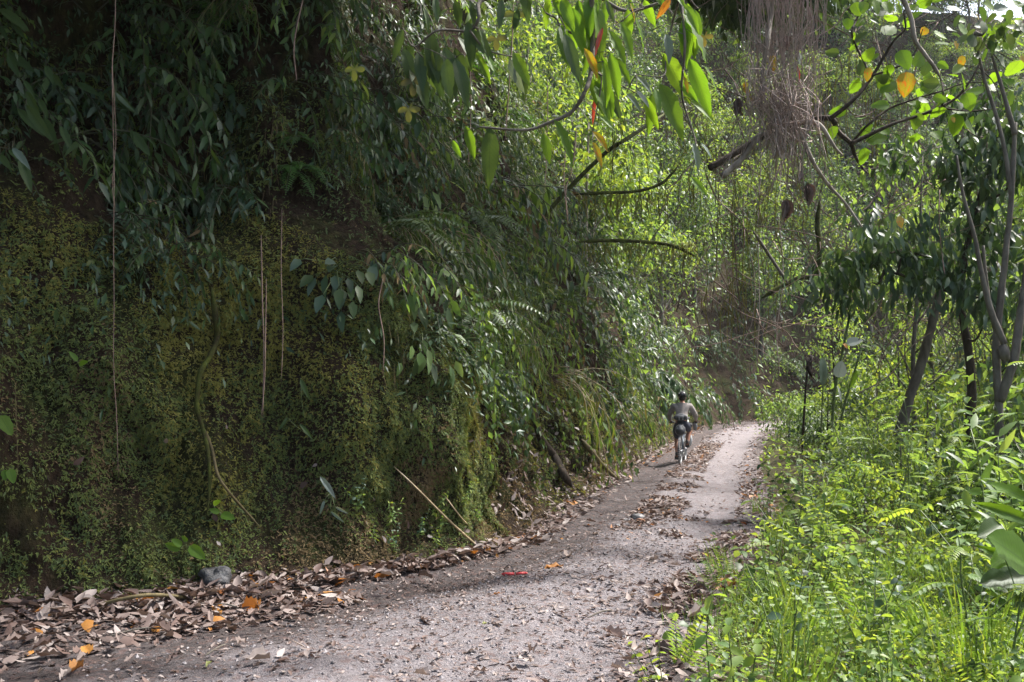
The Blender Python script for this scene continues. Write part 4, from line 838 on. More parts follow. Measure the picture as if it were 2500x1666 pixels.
for (pts, d, r, mt, lb) in (([(700, -20), (676, 100), (682, 190)], 8.6, .007, 'root', 'short pale vine near the top above the crooked root'), ([(600, 540), (603, 700), (606, 800), (604, 960)], 7.9, .006, 'root', 'reddish hanging vine right of the crooked root'),
                            ([(612, 640), (610, 760), (608, 870), (600, 960)], 7.9, .005, 'root', 'second reddish vine close beside the first'), ([(648, 480), (646, 620), (650, 760), (646, 880)], 8.0, .004, 'root', 'thin brown vine hanging right of the two reddish ones'),
                            ([(35, 880), (38, 980), (42, 1080)], 7.2, .003, 'root_olive', 'fine rootlet hanging on the moss at the left edge'), ([(1180, 10), (1175, 120), (1160, 330)], 7.4, .006, 'root', 'brown vine falling through the dark hanging leaves'),
                            ([(1080, 140), (1082, 250), (1076, 380)], 7.6, .004, 'root', 'thin vine dangling below the dark hanging leaves'), ([(1258, 180), (1258, 300), (1252, 440)], 7.8, .004, 'root', 'thin vine between the dark and the bright hanging leaves'),
                            ([(1325, 290), (1316, 380), (1300, 440), (1305, 520)], 8.5, .006, 'root', 'wavy pale root below the arched leafy branch'), ([(1300, 330), (1296, 420), (1306, 500)], 8.6, .005, 'root', 'second wavy root below the arched leafy branch'),
                            ([(880, 640), (870, 700), (882, 780), (880, 860)], 8.6, .006, 'root', 'bare twig hanging midway up the bank above the bamboo stick'), ([(1750, 350), (1742, 520), (1745, 700), (1738, 850)], 19, .012, 'rootlet', 'long vine hanging left of the banana-like leaves'),
                            ([(1790, 500), (1800, 640), (1785, 760), (1792, 860)], 21, .014, 'rootlet', 'vine hanging over the dark foot of the far bank'), ([(1930, 600), (1935, 680), (1925, 760)], 17, .008, 'rootlet', 'curved pale vine tip left of the dark-leaved tree'),
                            ([(1720, 560), (1735, 650), (1728, 740), (1700, 800), (1690, 830)], 20, .011, 'rootlet', 'vine with a hooked end above the cyclist'), ([(2185, 720), (2200, 820), (2190, 900)], 13, .006, 'stem_dark', 'thin dark vine beside the leaning trunk')):
    single('vine', [Q(x, y, d) for x, y in pts], (r, r * .7), mt, lb, 'vine', 4)
B = on_bank
single('crooked_root', [B(x, y, .09) for x, y in ((486, 660), (494, 720), (499, 775), (482, 820), (463, 850), (455, 890), (453, 940), (466, 985), (478, 1040), (482, 1110), (475, 1190))], (.030, .014), 'bark_moss', 'crooked olive-brown root snaking down the mossy bank', 'root', 8)
single('root_branch', [B(x, y, .07) for x, y in ((464, 975), (486, 1030), (500, 1090), (525, 1130), (560, 1170), (600, 1215))], (.016, .009), 'root_olive', 'thin side root slanting right from the crooked root', 'root', 6)
single('leaning_root', [B(x, y, .12) for x, y in ((1216, 880), (1228, 950), (1244, 1010), (1272, 1045), (1292, 1085), (1314, 1118))], (.055, .065), 'bark_dark', 'dark leaning root reaching down to the leaf litter', 'root', 8)
single('mossy_log', [B(x, y, .25) for x, y in ((1428, 800), (1445, 880), (1468, 945), (1502, 1006))], (.15, .19), 'bark_moss', 'thick dark mossy trunk leaning on the bank left of the cyclist', 'trunk', 10)
single('low_root', [B(x, y, .1) for x, y in ((1336, 1010), (1360, 1040), (1390, 1075), (1425, 1108))], (.05, .035), 'root_olive', 'brown root between the dark leaning root and the mossy trunk', 'root', 7)
single('mossy_limb', [B(1180, 590, -.4)] + [Q(x, y, B(1210, 540, .15)[1] + i * .12) for i, (x, y) in enumerate(((1215, 535), (1270, 475), (1330, 410), (1400, 345), (1470, 300)))] + [B(1560, 240, -.3)], (.06, .035), 'bark_moss', 'dark limb rising diagonally through the foliage above the dark leaning root', 'limb', 9)
single('mossy_branch', [Q(x, y, 13) for x, y in ((1330, 556), (1400, 553), (1480, 556), (1545, 565), (1600, 590))], (.028, .022), 'bark_moss', 'level moss-covered branch above and left of the cyclist', 'branch', 7)
single('mossy_branch', [Q(x, y, 13) for x, y in ((1320, 447), (1400, 443), (1460, 440), (1520, 422), (1560, 380))], (.025, .018), 'bark_moss', 'upper moss-covered branch with hanging moss below the arched leafy branch', 'branch', 7)
single('elbow_branch', [C6(x, y, 19) for x, y in ((560, 500), (640, 450), (740, 400), (830, 355), (930, 340), (955, 150), (940, 0), (960, -200))], (.05, .05), 'bark_moss', 'mossy elbow-shaped branch below the root tangle', 'branch', 8)
single('bare_branch', [C6(x, y, 18.5) for x, y in ((500, 40), (600, 190), (680, 310), (740, 400))], (.03, .03), 'bark_grey', 'bare branch slanting down to the mossy elbow branch', 'branch', 6)
tw_ = MB(); rp0 = np.zeros(3)
for _ in range(260):
    x, y, d = U(1560, 2300), U(-40, 760), U(13, 27); L_ = U(60, 260); a_ = U(.2, 2.9); px_ = [x + L_ * t * math.cos(a_) + U(-14, 14) for t in (0, .33, .66, 1)]; py_ = [y + L_ * t * abs(math.sin(a_)) + U(-10, 10) for t in (0, .33, .66, 1)]
    strand(tw_, [Q(px_[k], py_[k], d + U(-.15, .15)) for k in range(4)], U(.004, .013) * d / 18)
tag(tw_.build('twigs', M['root']), 'bare brown twigs and thin stems criss-crossing the trees over the bend', 'twigs', kind='stuff')
hm = MB()
for x0, x1, yb, d, nn, lm in ((1335, 1600, 560, 13, 110, 60), (1325, 1540, 445, 13, 90, 75), (1370, 1640, 330, 14, 60, 120), (1560, 1850, 420, 17, 80, 170), (1600, 1800, 600, 20, 70, 120), (1850, 2060, 200, 16, 70, 130)):
    for _ in range(nn):
        x = U(x0, x1); L_ = U(.25, 1) * lm; y = yb + (U(-6, 6) if d == 13 else U(-110, 110)); strand(hm, [Q(x, y, d), Q(x + U(-8, 8), y + L_ * .5, d + U(-.1, .1)), Q(x + U(-14, 14), y + L_, d)], U(.003, .007) * d / 13)
tag(hm.build('hanging_moss', M['moss_yellow']), 'beards of yellowish moss hanging from the branches over the bank', 'hanging moss', kind='stuff')
single('bamboo_stick', [B(905, 1072, .15), B(960, 1125, .2), B(1030, 1195, .2), on_ground(1106, 1264, .02)], (.008, .013), 'bamboo', 'thin straight bamboo stick leaning from the bank onto the road edge', 'stick', 6)
single('stick', [B(1022, 1140, .1), B(1060, 1190, .1), on_ground(1102, 1235, .02)], (.006, .008), 'bamboo', 'short thin stick right of the bamboo stick', 'stick', 5)
single('stick', [on_ground(216, 1396, .06), on_ground(275, 1378, .12), on_ground(340, 1368, .14), on_ground(400, 1370, .10), on_ground(462, 1378, .04)], (.016, .014), 'root_olive', 'arched olive stick lying on the leaf litter below the bank', 'stick', 6)
single('stick', [on_ground(1480, 1178, .03), on_ground(1520, 1170, .05), on_ground(1575, 1165, .03)], (.014, .01), 'bark_dark', 'dark twig lying across the leafy middle strip of the track', 'stick', 5)
for x0, y0, x1, y1, lb in ((250, 1462, 395, 1445, 'grey twig in the litter below the arched stick'), (470, 1508, 520, 1480, 'short twig on the dark mud'), (560, 1402, 470, 1392, 'brown twig behind the orange leaf'), (1480, 1492, 1560, 1502, 'twig lying near the bottom edge of the road'), (1350, 1420, 1410, 1402, 'thin twig on the pale gravel')):
    a, b = on_ground(x0, y0, .02), on_ground(x1, y1, .03); single('stick', [a, (a + b) / 2 + RNG.normal(0, .02, 3) * np.array([1, 1, 0]) + np.array([0, 0, .02]), b], (.008, .004), 'bark_grey', lb, 'stick', 5)

# --- banana-like plant by the bend
root = empty('banana_plant', S(2045, 1075, 20)); bpy.context.view_layer.update(); rp0 = np.array(root.location)
def C5(x, y, d): return S(1700 + .2232 * x, 750 + .2232 * y, d)
for pts, r in (([(1690, 50), (1600, 480), (1510, 940), (1480, 1450)], .035), ([(1410, 560), (1385, 900), (1360, 1400)], .018), ([(1800, 480), (1700, 800), (1600, 1150), (1540, 1450)], .03), ([(1590, 1000), (1600, 1400)], .014), ([(1670, 100), (1620, 340)], .02)):
    b = MB(); b.tube(catmull([C5(x, y, 20) for x, y in pts], 10) - rp0, np.linspace(r * .6, r, 10), 7); b.build('stem', M['stem_green'], root)
for me, x0, y0, x1, y1, w_, lb in ((BLP['big_grey'][0], 1385, 850, 1400, 550, 1.05, 'upright grey-green leaf'), (BLR['big_pale'][0], 1545, 770, 1600, 585, 1.25, 'broad pale leaf'), (BLR['big_pale'][1], 1640, 400, 1830, 350, .8, 'whitish torn leaf'), (BLP['big_pale'][0], 1545, 860, 1600, 1035, .5, 'narrow drooping pale leaf'),
                                   (BL['big_green'][0], 1800, 400, 1930, 440, 1.0, None), (BLR['big_orange'][0], 1610, 400, 1660, 450, 1.0, 'small orange leaf'), (BLP['big_dark'][0], 2160, 560, 1930, 320, .42, None), (BL['big_green'][1], 1600, 780, 1680, 900, 1.2, None), (BL['big_grey'][2], 1455, 750, 1490, 790, .7, None), (BL['big_green'][2], 1750, 690, 1690, 900, 1.0, None)):
    o = link('leaf', me); face(o, C5(x0, y0, 19.95), C5(x1, y1, 19.9), norm(np.array([.55, -1, .75])), root, w_)
    if lb: o['label'] = lb
tag(root, 'banana-like plant with pale broad leaves on tall stalks at the bend', 'plant')
b = MB(); b.tube(catmull([C5(x, y, 19) for x, y in ((1165, 1400), (1190, 1000), (1215, 680))], 9) - C5(1165, 1400, 19), .022, 6)
root = empty('dark_stalk', C5(1165, 1400, 19)); bpy.context.view_layer.update(); b.build('stem', M['bark_dark'], root); b = MB(); b.ball(C5(1235, 650, 19) - C5(1165, 1400, 19), (.05, .05, .16), 14, 10, 0, .9, 3.5, 1.0); b.build('dead_leaf', M['dead_dark'], root)
tag(root, 'dark stalk with a withered brown head left of the banana-like plant', 'plant')

# --- named trees on the right
def clump(mbz, c, rad, n, L, asp, mat, hang=.4, kind='m'):
    q = RNG.normal(0, 1, (n, 3)) * np.asarray(rad); D = norm(q * .6 + RNG.normal(0, .3, (n, 3)) + np.array([[0, 0, -hang]])); ls = L * U(.7, 1.3, n)
    mbz.leaves(c + q, D, norm(np.array([[0, 0, 1.0]]) + RNG.normal(0, .4, (n, 3))), ls, ls * asp * U(.8, 1.2, n), U(.1, .4, n), .2, kind, mat)
def custom_tree(name, base, trunks, clumps, bark, mats, label, L=.17, asp=.3, hang=.5, kind='m', knots=()):
    global rp0
    root = empty(name, base); bpy.context.view_layer.update(); rp0 = np.array(root.location); tb, cb = MB(), MB()
    for pts, r in trunks: c = catmull(pts, len(pts) * 7); tb.tube(c - rp0, np.linspace(r[0], r[1], len(c)), 9, 0, .15)
    for c, r in knots: tb.ball(c - rp0, r, 12, 8, 0, .35, 2.0, 4.0)
    T_ = np.vstack([catmull(p, 20) for p, _ in trunks])
    for c, rad, n in clumps:
        c = np.asarray(c); i = np.argmin(np.linalg.norm(T_ - c, axis=1) + np.maximum(0, T_[:, 2] - c[2])); tb.tube(catmull([T_[i], (T_[i] + c) / 2 + np.array([0, 0, -.1]), c], 6) - rp0, np.linspace(.025, .008, 6), 5)
        for _ in range(max(2, n // 60)): clump(cb, c - rp0 + RNG.normal(0, 1, 3) * np.asarray(rad), np.asarray(rad) * .42, 60, L, asp, RNG.integers(0, len(mats)), hang, kind)
    tb.build('trunk', M[bark], root)
    if clumps: tag(cb.build('crown', mats, root), kind='stuff')
    return tag(root, label, 'tree')
custom_tree('leaning_tree', S(2190, 1085, 15.5), [([S(2190, 1085, 15.5), S(2215, 990, 15.5), S(2255, 870, 15.5), S(2283, 760, 15.5), S(2300, 690, 15.5), S(2330, 560, 15.6)], (.085, .05))],
            [(S(2330, 560, 15.2), (.5, .5, .3), 160), (S(2280, 640, 15.2), (.45, .4, .25), 140)], 'bark_grey', [m['leaf_dark'], m['leaf_mid']], 'leaning grey trunk in the thicket right of the banana-like plant')
custom_tree('dark_leaved_tree', S(2365, 1080, 14), [([S(2365, 1080, 14), S(2372, 950, 14), S(2362, 840, 14), S(2345, 720, 14), S(2370, 560, 14), S(2420, 400, 14)], (.07, .035)), ([S(2345, 720, 14), S(2260, 690, 13.9), S(2160, 660, 13.8)], (.04, .015)), ([S(2345, 720, 14), S(2290, 640, 13.9), S(2200, 610, 13.8)], (.04, .015))],
            [(S(2130, 690, 13.7), (.35, .35, .3), 330), (S(2200, 630, 13.7), (.45, .4, .32), 400), (S(2290, 630, 13.8), (.5, .4, .3), 400), (S(2360, 640, 13.8), (.5, .4, .4), 460), (S(2430, 700, 13.8), (.35, .4, .3), 160), (S(2330, 340, 13.6), (.45, .4, .35), 360), (S(2440, 290, 13.6), (.45, .4, .45), 480), (S(2480, 440, 13.6), (.4, .4, .5), 440), (S(2400, 800, 13.6), (.5, .4, .5), 260), (S(2380, 400, 13.6), (.3, .4, .25), 160), (S(2420, 540, 13.7), (.3, .4, .3), 140), (S(2140, 590, 13.7), (.25, .3, .15), 90)],
            'bark_dark', [m['leaf_dark'], m['leaf_dark'], m['leaf_cool']], 'dark-leaved tree with hanging glossy foliage in front of the bright thicket', .2, .3, .6)
custom_tree('pale_stemmed_tree', S(2440, 1110, 10), [([S(2440, 1110, 10), S(2438, 980, 10), S(2432, 850, 10), S(2440, 760, 10), S(2455, 620, 10), S(2470, 480, 10), S(2478, 300, 10)], (.045, .022)), ([S(2440, 980, 10), S(2475, 880, 9.9), S(2490, 780, 9.9), S(2510, 640, 9.9), S(2530, 400, 9.9)], (.05, .03)),
            ([S(2452, 840, 9.9), S(2420, 760, 9.9), S(2395, 660, 9.9), S(2380, 580, 9.9), S(2350, 470, 9.9), S(2335, 380, 9.9)], (.035, .012)), ([S(2432, 810, 10.1), S(2412, 720, 10.1), S(2400, 600, 10.1)], (.028, .015)), ([S(2478, 330, 10), S(2450, 230, 10), S(2420, 130, 10)], (.03, .012)), ([S(2470, 480, 10), S(2445, 330, 10), S(2400, 180, 10), S(2380, 80, 10)], (.025, .01))],
            [(S(2420, 40, 10), (.4, .4, .2), 60)], 'bark_grey', [m['leaf_light'], m['leaf_mid']], 'multi-stemmed pale tree with a knot at the right edge', .14, .6, .3, 'o', [(S(2452, 862, 9.9), (.06, .055, .09))])

# --- tall weeds and large-leaved plants in the near verge
def pin_leaf():
    b = MB(); p = arch((0, 0, 0), (1, 0, .25), 1.0, .9, 9, .02); b.tube(p, np.linspace(.012, .004, 9), 3); n = 7; t = np.linspace(.28, .98, n); q, d = along(p, t); sd = norm(np.cross(d, np.array([0, 0, 1.0])))
    for sg in (-1, 1): b.leaves(q, norm(sd * sg + d * .75), np.array([[0, 0, 1.0]]), .36 * (1.1 - .55 * t), .15 * (1.1 - .5 * t), .15, .15, 'm')
    b.leaves(q[-1:], d[-1:], np.array([[0, 0, 1.0]]), .3, .14, .1, .15, 'm'); return b
PL = [pin_leaf().mesh('leaf', M[q]) for q in ('leaf_light', 'leaf_yellow', 'leaf_light')]
def tall_weed(px, y, h, lean, nl, label, mt=None):
    x = (px - CX) / F_PX * y; z = vz(x, y); root = empty('tall_weed', (x, y, z - .03)); bpy.context.view_layer.update(); b = MB(); p = arch((0, 0, 0), (lean, U(-.1, .1), 1), h, .15, 12, .05); b.tube(p, np.linspace(.009, .003, 12), 6); lv = []
    for i in range(nl):
        t = .25 + .75 * i / (nl - 1); q, d = along(p, np.array([t])); az = i * 2.4 + U(-.4, .4); D = np.array([math.cos(az), math.sin(az), U(-.1, .6)]); s_ = U(.17, .30) * (1.15 - .4 * t)
        if i % 3 == 0: c = arch(q[0], D * .6 + np.array([0, 0, .8]), s_ * 1.4, .2, 6); b2 = MB(); b2.tube(c, .0035, 4); b2.build('side_shoot', M['stem_green'], root); q = c[-1:]
        o = link('leaf', PL[RNG.integers(3)], root); o.location = q[0]; o.scale = (s_,) * 3; o.rotation_euler = (U(-.3, .3), -U(-.2, .4), az)
    b.build('stem', M['stem_green'], root); return tag(root, label, 'weed', 'tall weeds on the verge')
for px, y, h, ln, nl, lb in ((2163, 8.6, 1.2, .05, 13, 'tall forked weed with lobed leaves in the middle of the verge'), (2338, 8.4, 1.5, .02, 15, 'tallest lobed-leaved weed beside the large-leaved plant'), (2352, 8.1, .95, .35, 10, 'weed leaning right towards the large-leaved plant'), (2003, 8.8, .95, .0, 9, 'slim weed rising beside the track opposite the leafy strip'),
                             (1917, 7.9, .65, -.1, 7, 'short weed with pointed leaves at the edge of the track'), (2350, 5.4, .75, -.05, 9, 'near weed with a dark forked stem at the bottom right'), (2440, 7.4, 1.6, .05, 14, 'high weed in front of the pale-stemmed tree'), (2230, 9.6, 1.5, -.15, 12, 'weed leaning left in front of the leaning trunk'),
                             (2110, 10.6, 1.3, -.25, 11, 'weed arching towards the track below the banana-like plant'), (2300, 10.6, 1.6, .1, 12, 'tall weed in front of the dark-leaved tree'), (1975, 11.2, .9, -.1, 9, 'small weed at the far track edge'), (2060, 12.2, 1.2, .0, 10, 'weed at the foot of the banana-like plant'), (2440, 4.6, .6, .1, 8, 'blurred bright weed in the bottom right corner')):
    tall_weed(px, y, h, ln, nl, lb)
root = empty('large_leaved_plant', (2.45, 4.7, vz(2.45, 4.7))); bpy.context.view_layer.update(); rp0 = np.array(root.location); b = MB()
for me, a, c, w_ in ((BL['big_green'][0], (2400, 330), (2110, 190), .9), (BL['big_green'][1], (2400, 480), (2030, 325), .75), (BL['big_green'][2], (2400, 300), (2300, 70), .9), (BLR['big_green'][0], (2380, 760), (2120, 560), 1.0), (BL['big_green'][0], (2420, 780), (2020, 625), .55), (BLR['big_dark'][0], (2190, 490), (2045, 560), .7), (BLR['big_dark'][0], (2400, 850), (2065, 860), .68), (BLR['big_green'][1], (2330, 640), (2140, 760), .7)):
    d = 4.7 + U(-.15, .15); A_, C_ = C9(*a, d), C9(*c, d - .1); o = link('leaf', me); face(o, A_, C_, norm(np.array([.1, -.9, .6]) + RNG.normal(0, .2, 3)), root, w_); b = MB(); b.tube(catmull([np.zeros(3), (A_ - rp0) * .5 + np.array([0.05, 0, .15]), A_ - rp0], 8), .007, 5); b.build('stem', M['stem_green'], root)
tag(root, 'large-leaved yellow-green plant at the right edge of the verge', 'plant')
def k_upbroad(mats):
    f, st = MB(), MB()
    for _ in range(9):
        p = arch((U(-.1, .1), U(-.1, .1), 0), (U(-.5, .5), U(-.5, .5), 1), U(.6, 1.15), .3, 9); st.tube(p, np.linspace(.008, .003, 9), 4); spray(f, p, .35, 1, 13, .16, .055, .9, -.1, 'm', RNG.integers(0, len(mats), 13), .25)
    return parts(('stem', st, M['stem_green'], True, 'stuff'), ('foliage', f, mats, True, 'stuff'))
UB = [k_upbroad([m['leaf_light'], m['leaf_mid']]), k_upbroad([m['leaf_light']]), k_upbroad([m['leaf_mid'], m['leaf_dark']])]
for px, y, sc, v, lb in ((2450, 7.2, 1.25, 1, 'bright glossy-leaved bush at the right edge below the pale-stemmed tree'), (2490, 6.6, 1.0, 0, 'second glossy-leaved bush cut by the right edge'), (2390, 9.4, 1.15, 0, 'glossy-leaved bush below the dark-leaved tree'), (2290, 11.4, 1.0, 2, 'dim leafy bush behind the tall weeds'), (2200, 12.6, 1.0, 2, 'dim bush at the foot of the leaning trunk'), (2110, 13.5, .95, 0, 'leafy bush at the foot of the banana-like plant'),
                         (2030, 15, .8, 0, 'leafy bush on the inside of the bend'), (2470, 11.5, 1.2, 2, 'dim leafy bush behind the pale stems'), (2380, 12.8, 1.2, 2, 'dim leafy bush at the foot of the dark-leaved tree')):
    x = (px - CX) / F_PX * y; tag(inst('leafy_bush', UB[v], (x, y, vz(x, y) - .05), U(0, 6), sc), lb, 'bush', 'leafy bushes behind the verge')
# named plants on the near bank
root = empty('long_leaved_shrub', B(20, 330, .5)); bpy.context.view_layer.update(); rp0 = np.array(root.location); b = MB()
for x0, y0, x1, y1 in ((0, 20, 65, 66), (20, 35, 70, 65), (0, 60, 18, 95), (25, 50, 60, 90), (15, 120, 80, 165), (18, 125, 42, 175), (0, 175, 30, 190), (40, 180, 50, 215), (55, 185, 80, 222), (40, 250, 100, 310), (60, 240, 118, 325), (60, 210, 90, 265), (105, 150, 122, 192), (120, 170, 145, 205), (20, 345, 60, 372), (28, 340, 70, 385), (45, 365, 75, 440), (35, 360, 62, 392), (0, 355, 25, 390), (175, 190, 232, 220), (250, 205, 310, 258), (300, 300, 345, 358), (372, 275, 372, 328), (385, 285, 405, 335), (395, 275, 412, 298), (380, 312, 408, 362), (100, 270, 130, 330), (140, 290, 165, 345), (90, 225, 110, 270)):
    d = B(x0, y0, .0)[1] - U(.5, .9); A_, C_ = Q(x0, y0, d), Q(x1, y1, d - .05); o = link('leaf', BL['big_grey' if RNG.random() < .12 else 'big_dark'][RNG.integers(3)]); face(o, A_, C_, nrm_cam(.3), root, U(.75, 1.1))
    b.tube(catmull([A_ - rp0 + np.array([-.15, .25, .1]), A_ - rp0 + np.array([-.05, .1, .08]), A_ - rp0], 5), .004, 3)
tag(b.build('stem', M['stem_dark'], root), kind='stuff'); tag(root, 'shrub with long dim green leaves at the upper left edge', 'shrub')
def seedling(x, y, lv, label, mt='big_green', out=.12, name='seedling', lance=False):
    p0 = B(x, y, out); root = empty(name, p0); bpy.context.view_layer.update(); b = MB()
    for x0, y0, x1, y1 in lv:
        A_, C_ = Q(x0, y0, p0[1] - .05), Q(x1, y1, p0[1] - .09); o = link('leaf', BL[mt][RNG.integers(3)] if lance else BLR[mt][RNG.integers(3)]); face(o, A_, C_, nrm_cam(.3), root, U(.6, .8)); b.tube(catmull([np.array([0, .1, 0.]), (A_ - p0) * .5, A_ - p0], 5), .003, 3)
    tag(b.build('stem', M['stem_green'], root), kind='stuff'); return tag(root, label, 'plant')
seedling(420, 1255, [(415, 1262, 378, 1250), (430, 1245, 418, 1232), (435, 1255, 472, 1285), (418, 1255, 395, 1238)], 'three-leaved seedling on the moss left of the wet stone')
seedling(18, 980, [(0, 955, 28, 1000)], 'single heart-shaped leaf on the moss at the left edge')
seedling(185, 850, [(178, 830, 160, 806), (182, 838, 200, 830)], 'tiny two-leaved seedling high on the moss')
seedling(505, 1185, [(505, 1178, 480, 1170), (508, 1182, 540, 1192), (490, 1160, 505, 1150)], 'small seedling right of the crooked root')
seedling(20, 1100, [(10, 1080, 12, 1105), (22, 1078, 32, 1110)], 'two small leaves low on the moss at the left edge')
seedling(760, 1130, [(735, 1095, 775, 1145), (760, 1175, 790, 1200), (770, 1165, 800, 1180), (745, 1150, 735, 1185)], 'leafy plant with pale grey-green leaves left of the bamboo stick', 'big_grey', .2, lance=True)
seedling(700, 1000, [(690, 975, 720, 1010), (660, 960, 640, 990), (690, 870, 712, 920)], 'leafy plant on the bank above the pale-leaved one', 'big_dark', .2, lance=True)
for i, (x, y, sc) in enumerate(((900, 1215, .5), (960, 1240, .45), (860, 1255, .45), (1010, 1215, .4), (1060, 1160, .45), (905, 1265, .4), (985, 1190, .45), (1100, 1205, .4), (1000, 1260, .35), (830, 1180, .5))):
    p = B(x, y, .05); o = inst('bank_herb', K2['herb'][3 if i % 2 else 1], p, U(0, 6), sc * 1.5, (-.3, .3)); px, py, _ = proj(p); REG.append((o, 'small green herb', 'herb', 'herbs at the foot of the bank', 'at the foot of the bank around the bamboo stick', px[0]))

# ================================================================ LITTER, STONES AND SMALL THINGS ON THE ROAD
def road_scatter(n, qa, qb, ta, tb, pw=1.0):
    q = U(qa, qb, n); t = ta + (tb - ta) * U(0, 1, n)**pw; return q, t
def q_of_y(y): return float(np.interp(y, LE[:, 1], PAR))
mb = MB()
def lit(n, ya, yb, ta, tb, La, Lb, pile, mats=(0,) * 20 + (1,) * 4 + (2,), clump_=None, pw=1.0):
    q, t = road_scatter(n, q_of_y(ya), q_of_y(yb), ta, tb, pw); P = road_pt(q, t)
    if clump_ is not None: k = fbm(P[:, 0] * 1.3, P[:, 1] * 1.3, 7, 2) > clump_; P = P[k]
    n = len(P); P[:, 2] += U(.004, 1, n)**2 * pile + .006; az = U(0, 6.28, n); L = U(La, Lb, n)
    mb.leaves(P, np.stack([np.cos(az), np.sin(az), RNG.normal(0, .18, n)], -1), norm(np.array([[0, 0, 1.0]]) + RNG.normal(0, .32, (n, 3))), L, L * U(.25, .6, n), U(-.45, .45, n), U(-.2, .8), 'm', RNG.choice(mats, n))
lit(8200, 5.6, 10.5, -.09, .15, .04, .15, .09, pw=1.0); lit(3800, 6.2, 8.7, -.09, .30, .04, .15, .05, pw=1.3); lit(2300, 10, 16, -.10, .20, .05, .14, .06); lit(3600, 16, 46, -.12, .20, .06, .16, .08); lit(1500, 44, 60, -.12, .12, .08, .2, .06)
lit(1300, 11, 15, .42, .75, .03, .10, .02, clump_=-.05); lit(5200, 13.5, 34, .42, .64, .04, .13, .03, clump_=-.35); lit(900, 34, 56, .35, .7, .07, .15, .02, clump_=-.1)
lit(3200, 9, 24, .86, 1.10, .04, .13, .03, clump_=-.35); lit(1200, 7, 10.5, .93, 1.06, .03, .1, .02); lit(900, 24, 50, .9, 1.08, .06, .14, .02)
lit(6500, 6, 12, .10, 1.0, .015, .055, .008, (0, 0, 0, 0, 1, 1, 0), None); lit(1700, 7.0, 12, .5, 1.0, .03, .10, .02, (0, 0, 0, 1), -.1); lit(800, 11, 30, .2, .9, .03, .08, .01)
n = 2000; s = np.concatenate([U(s_of_y(7), s_of_y(12), 50), U(s_of_y(11.5), s_of_y(34), n - 50)]); h = U(.02, 1.0, n)**1.6 * 1.5; P = bank(s, h) + bank_n(s, h) * .05; L = U(.05, .14, n); mb.leaves(P, rand_dirs(n), bank_n(s, h), L, L * .45, U(-.3, .4, n), .2, 'm', RNG.choice([0, 0, 1], n))
tag(mb.build('leaf_litter', [M['litter'], M['litter_pale'], M['litter_orange']]), 'brown fallen leaves littering the road edges and the middle strip', 'leaf litter', kind='stuff')
mb = MB(); n = 6000; q, t = road_scatter(n, q_of_y(5.8), q_of_y(14), .36, 1.0); P = road_pt(q, t); r = .003 + .016 * U(0, 1, n)**3
for ax in ((1, 0, 0), (0, 1, 0)):
    pass
oc = np.array([(1, 0, 0), (0, 1, 0), (-1, 0, 0), (0, -1, 0), (0, 0, .7), (0, 0, -.6)], float); of = np.array([(0, 1, 4), (1, 2, 4), (2, 3, 4), (3, 0, 4), (1, 0, 5), (2, 1, 5), (3, 2, 5), (0, 3, 5)])
V = P[:, None] + (oc[None] + RNG.normal(0, .18, (n, 6, 3))) * r[:, None, None] + np.array([0, 0, .003]); mb.add(V.reshape(-1, 3), (of[None] + (np.arange(n) * 6)[:, None, None]).reshape(-1, 3))
tag(mb.build('gravel', M['pebble'], smooth=False), 'fine pale gravel scattered over the track', 'gravel', kind='stuff')
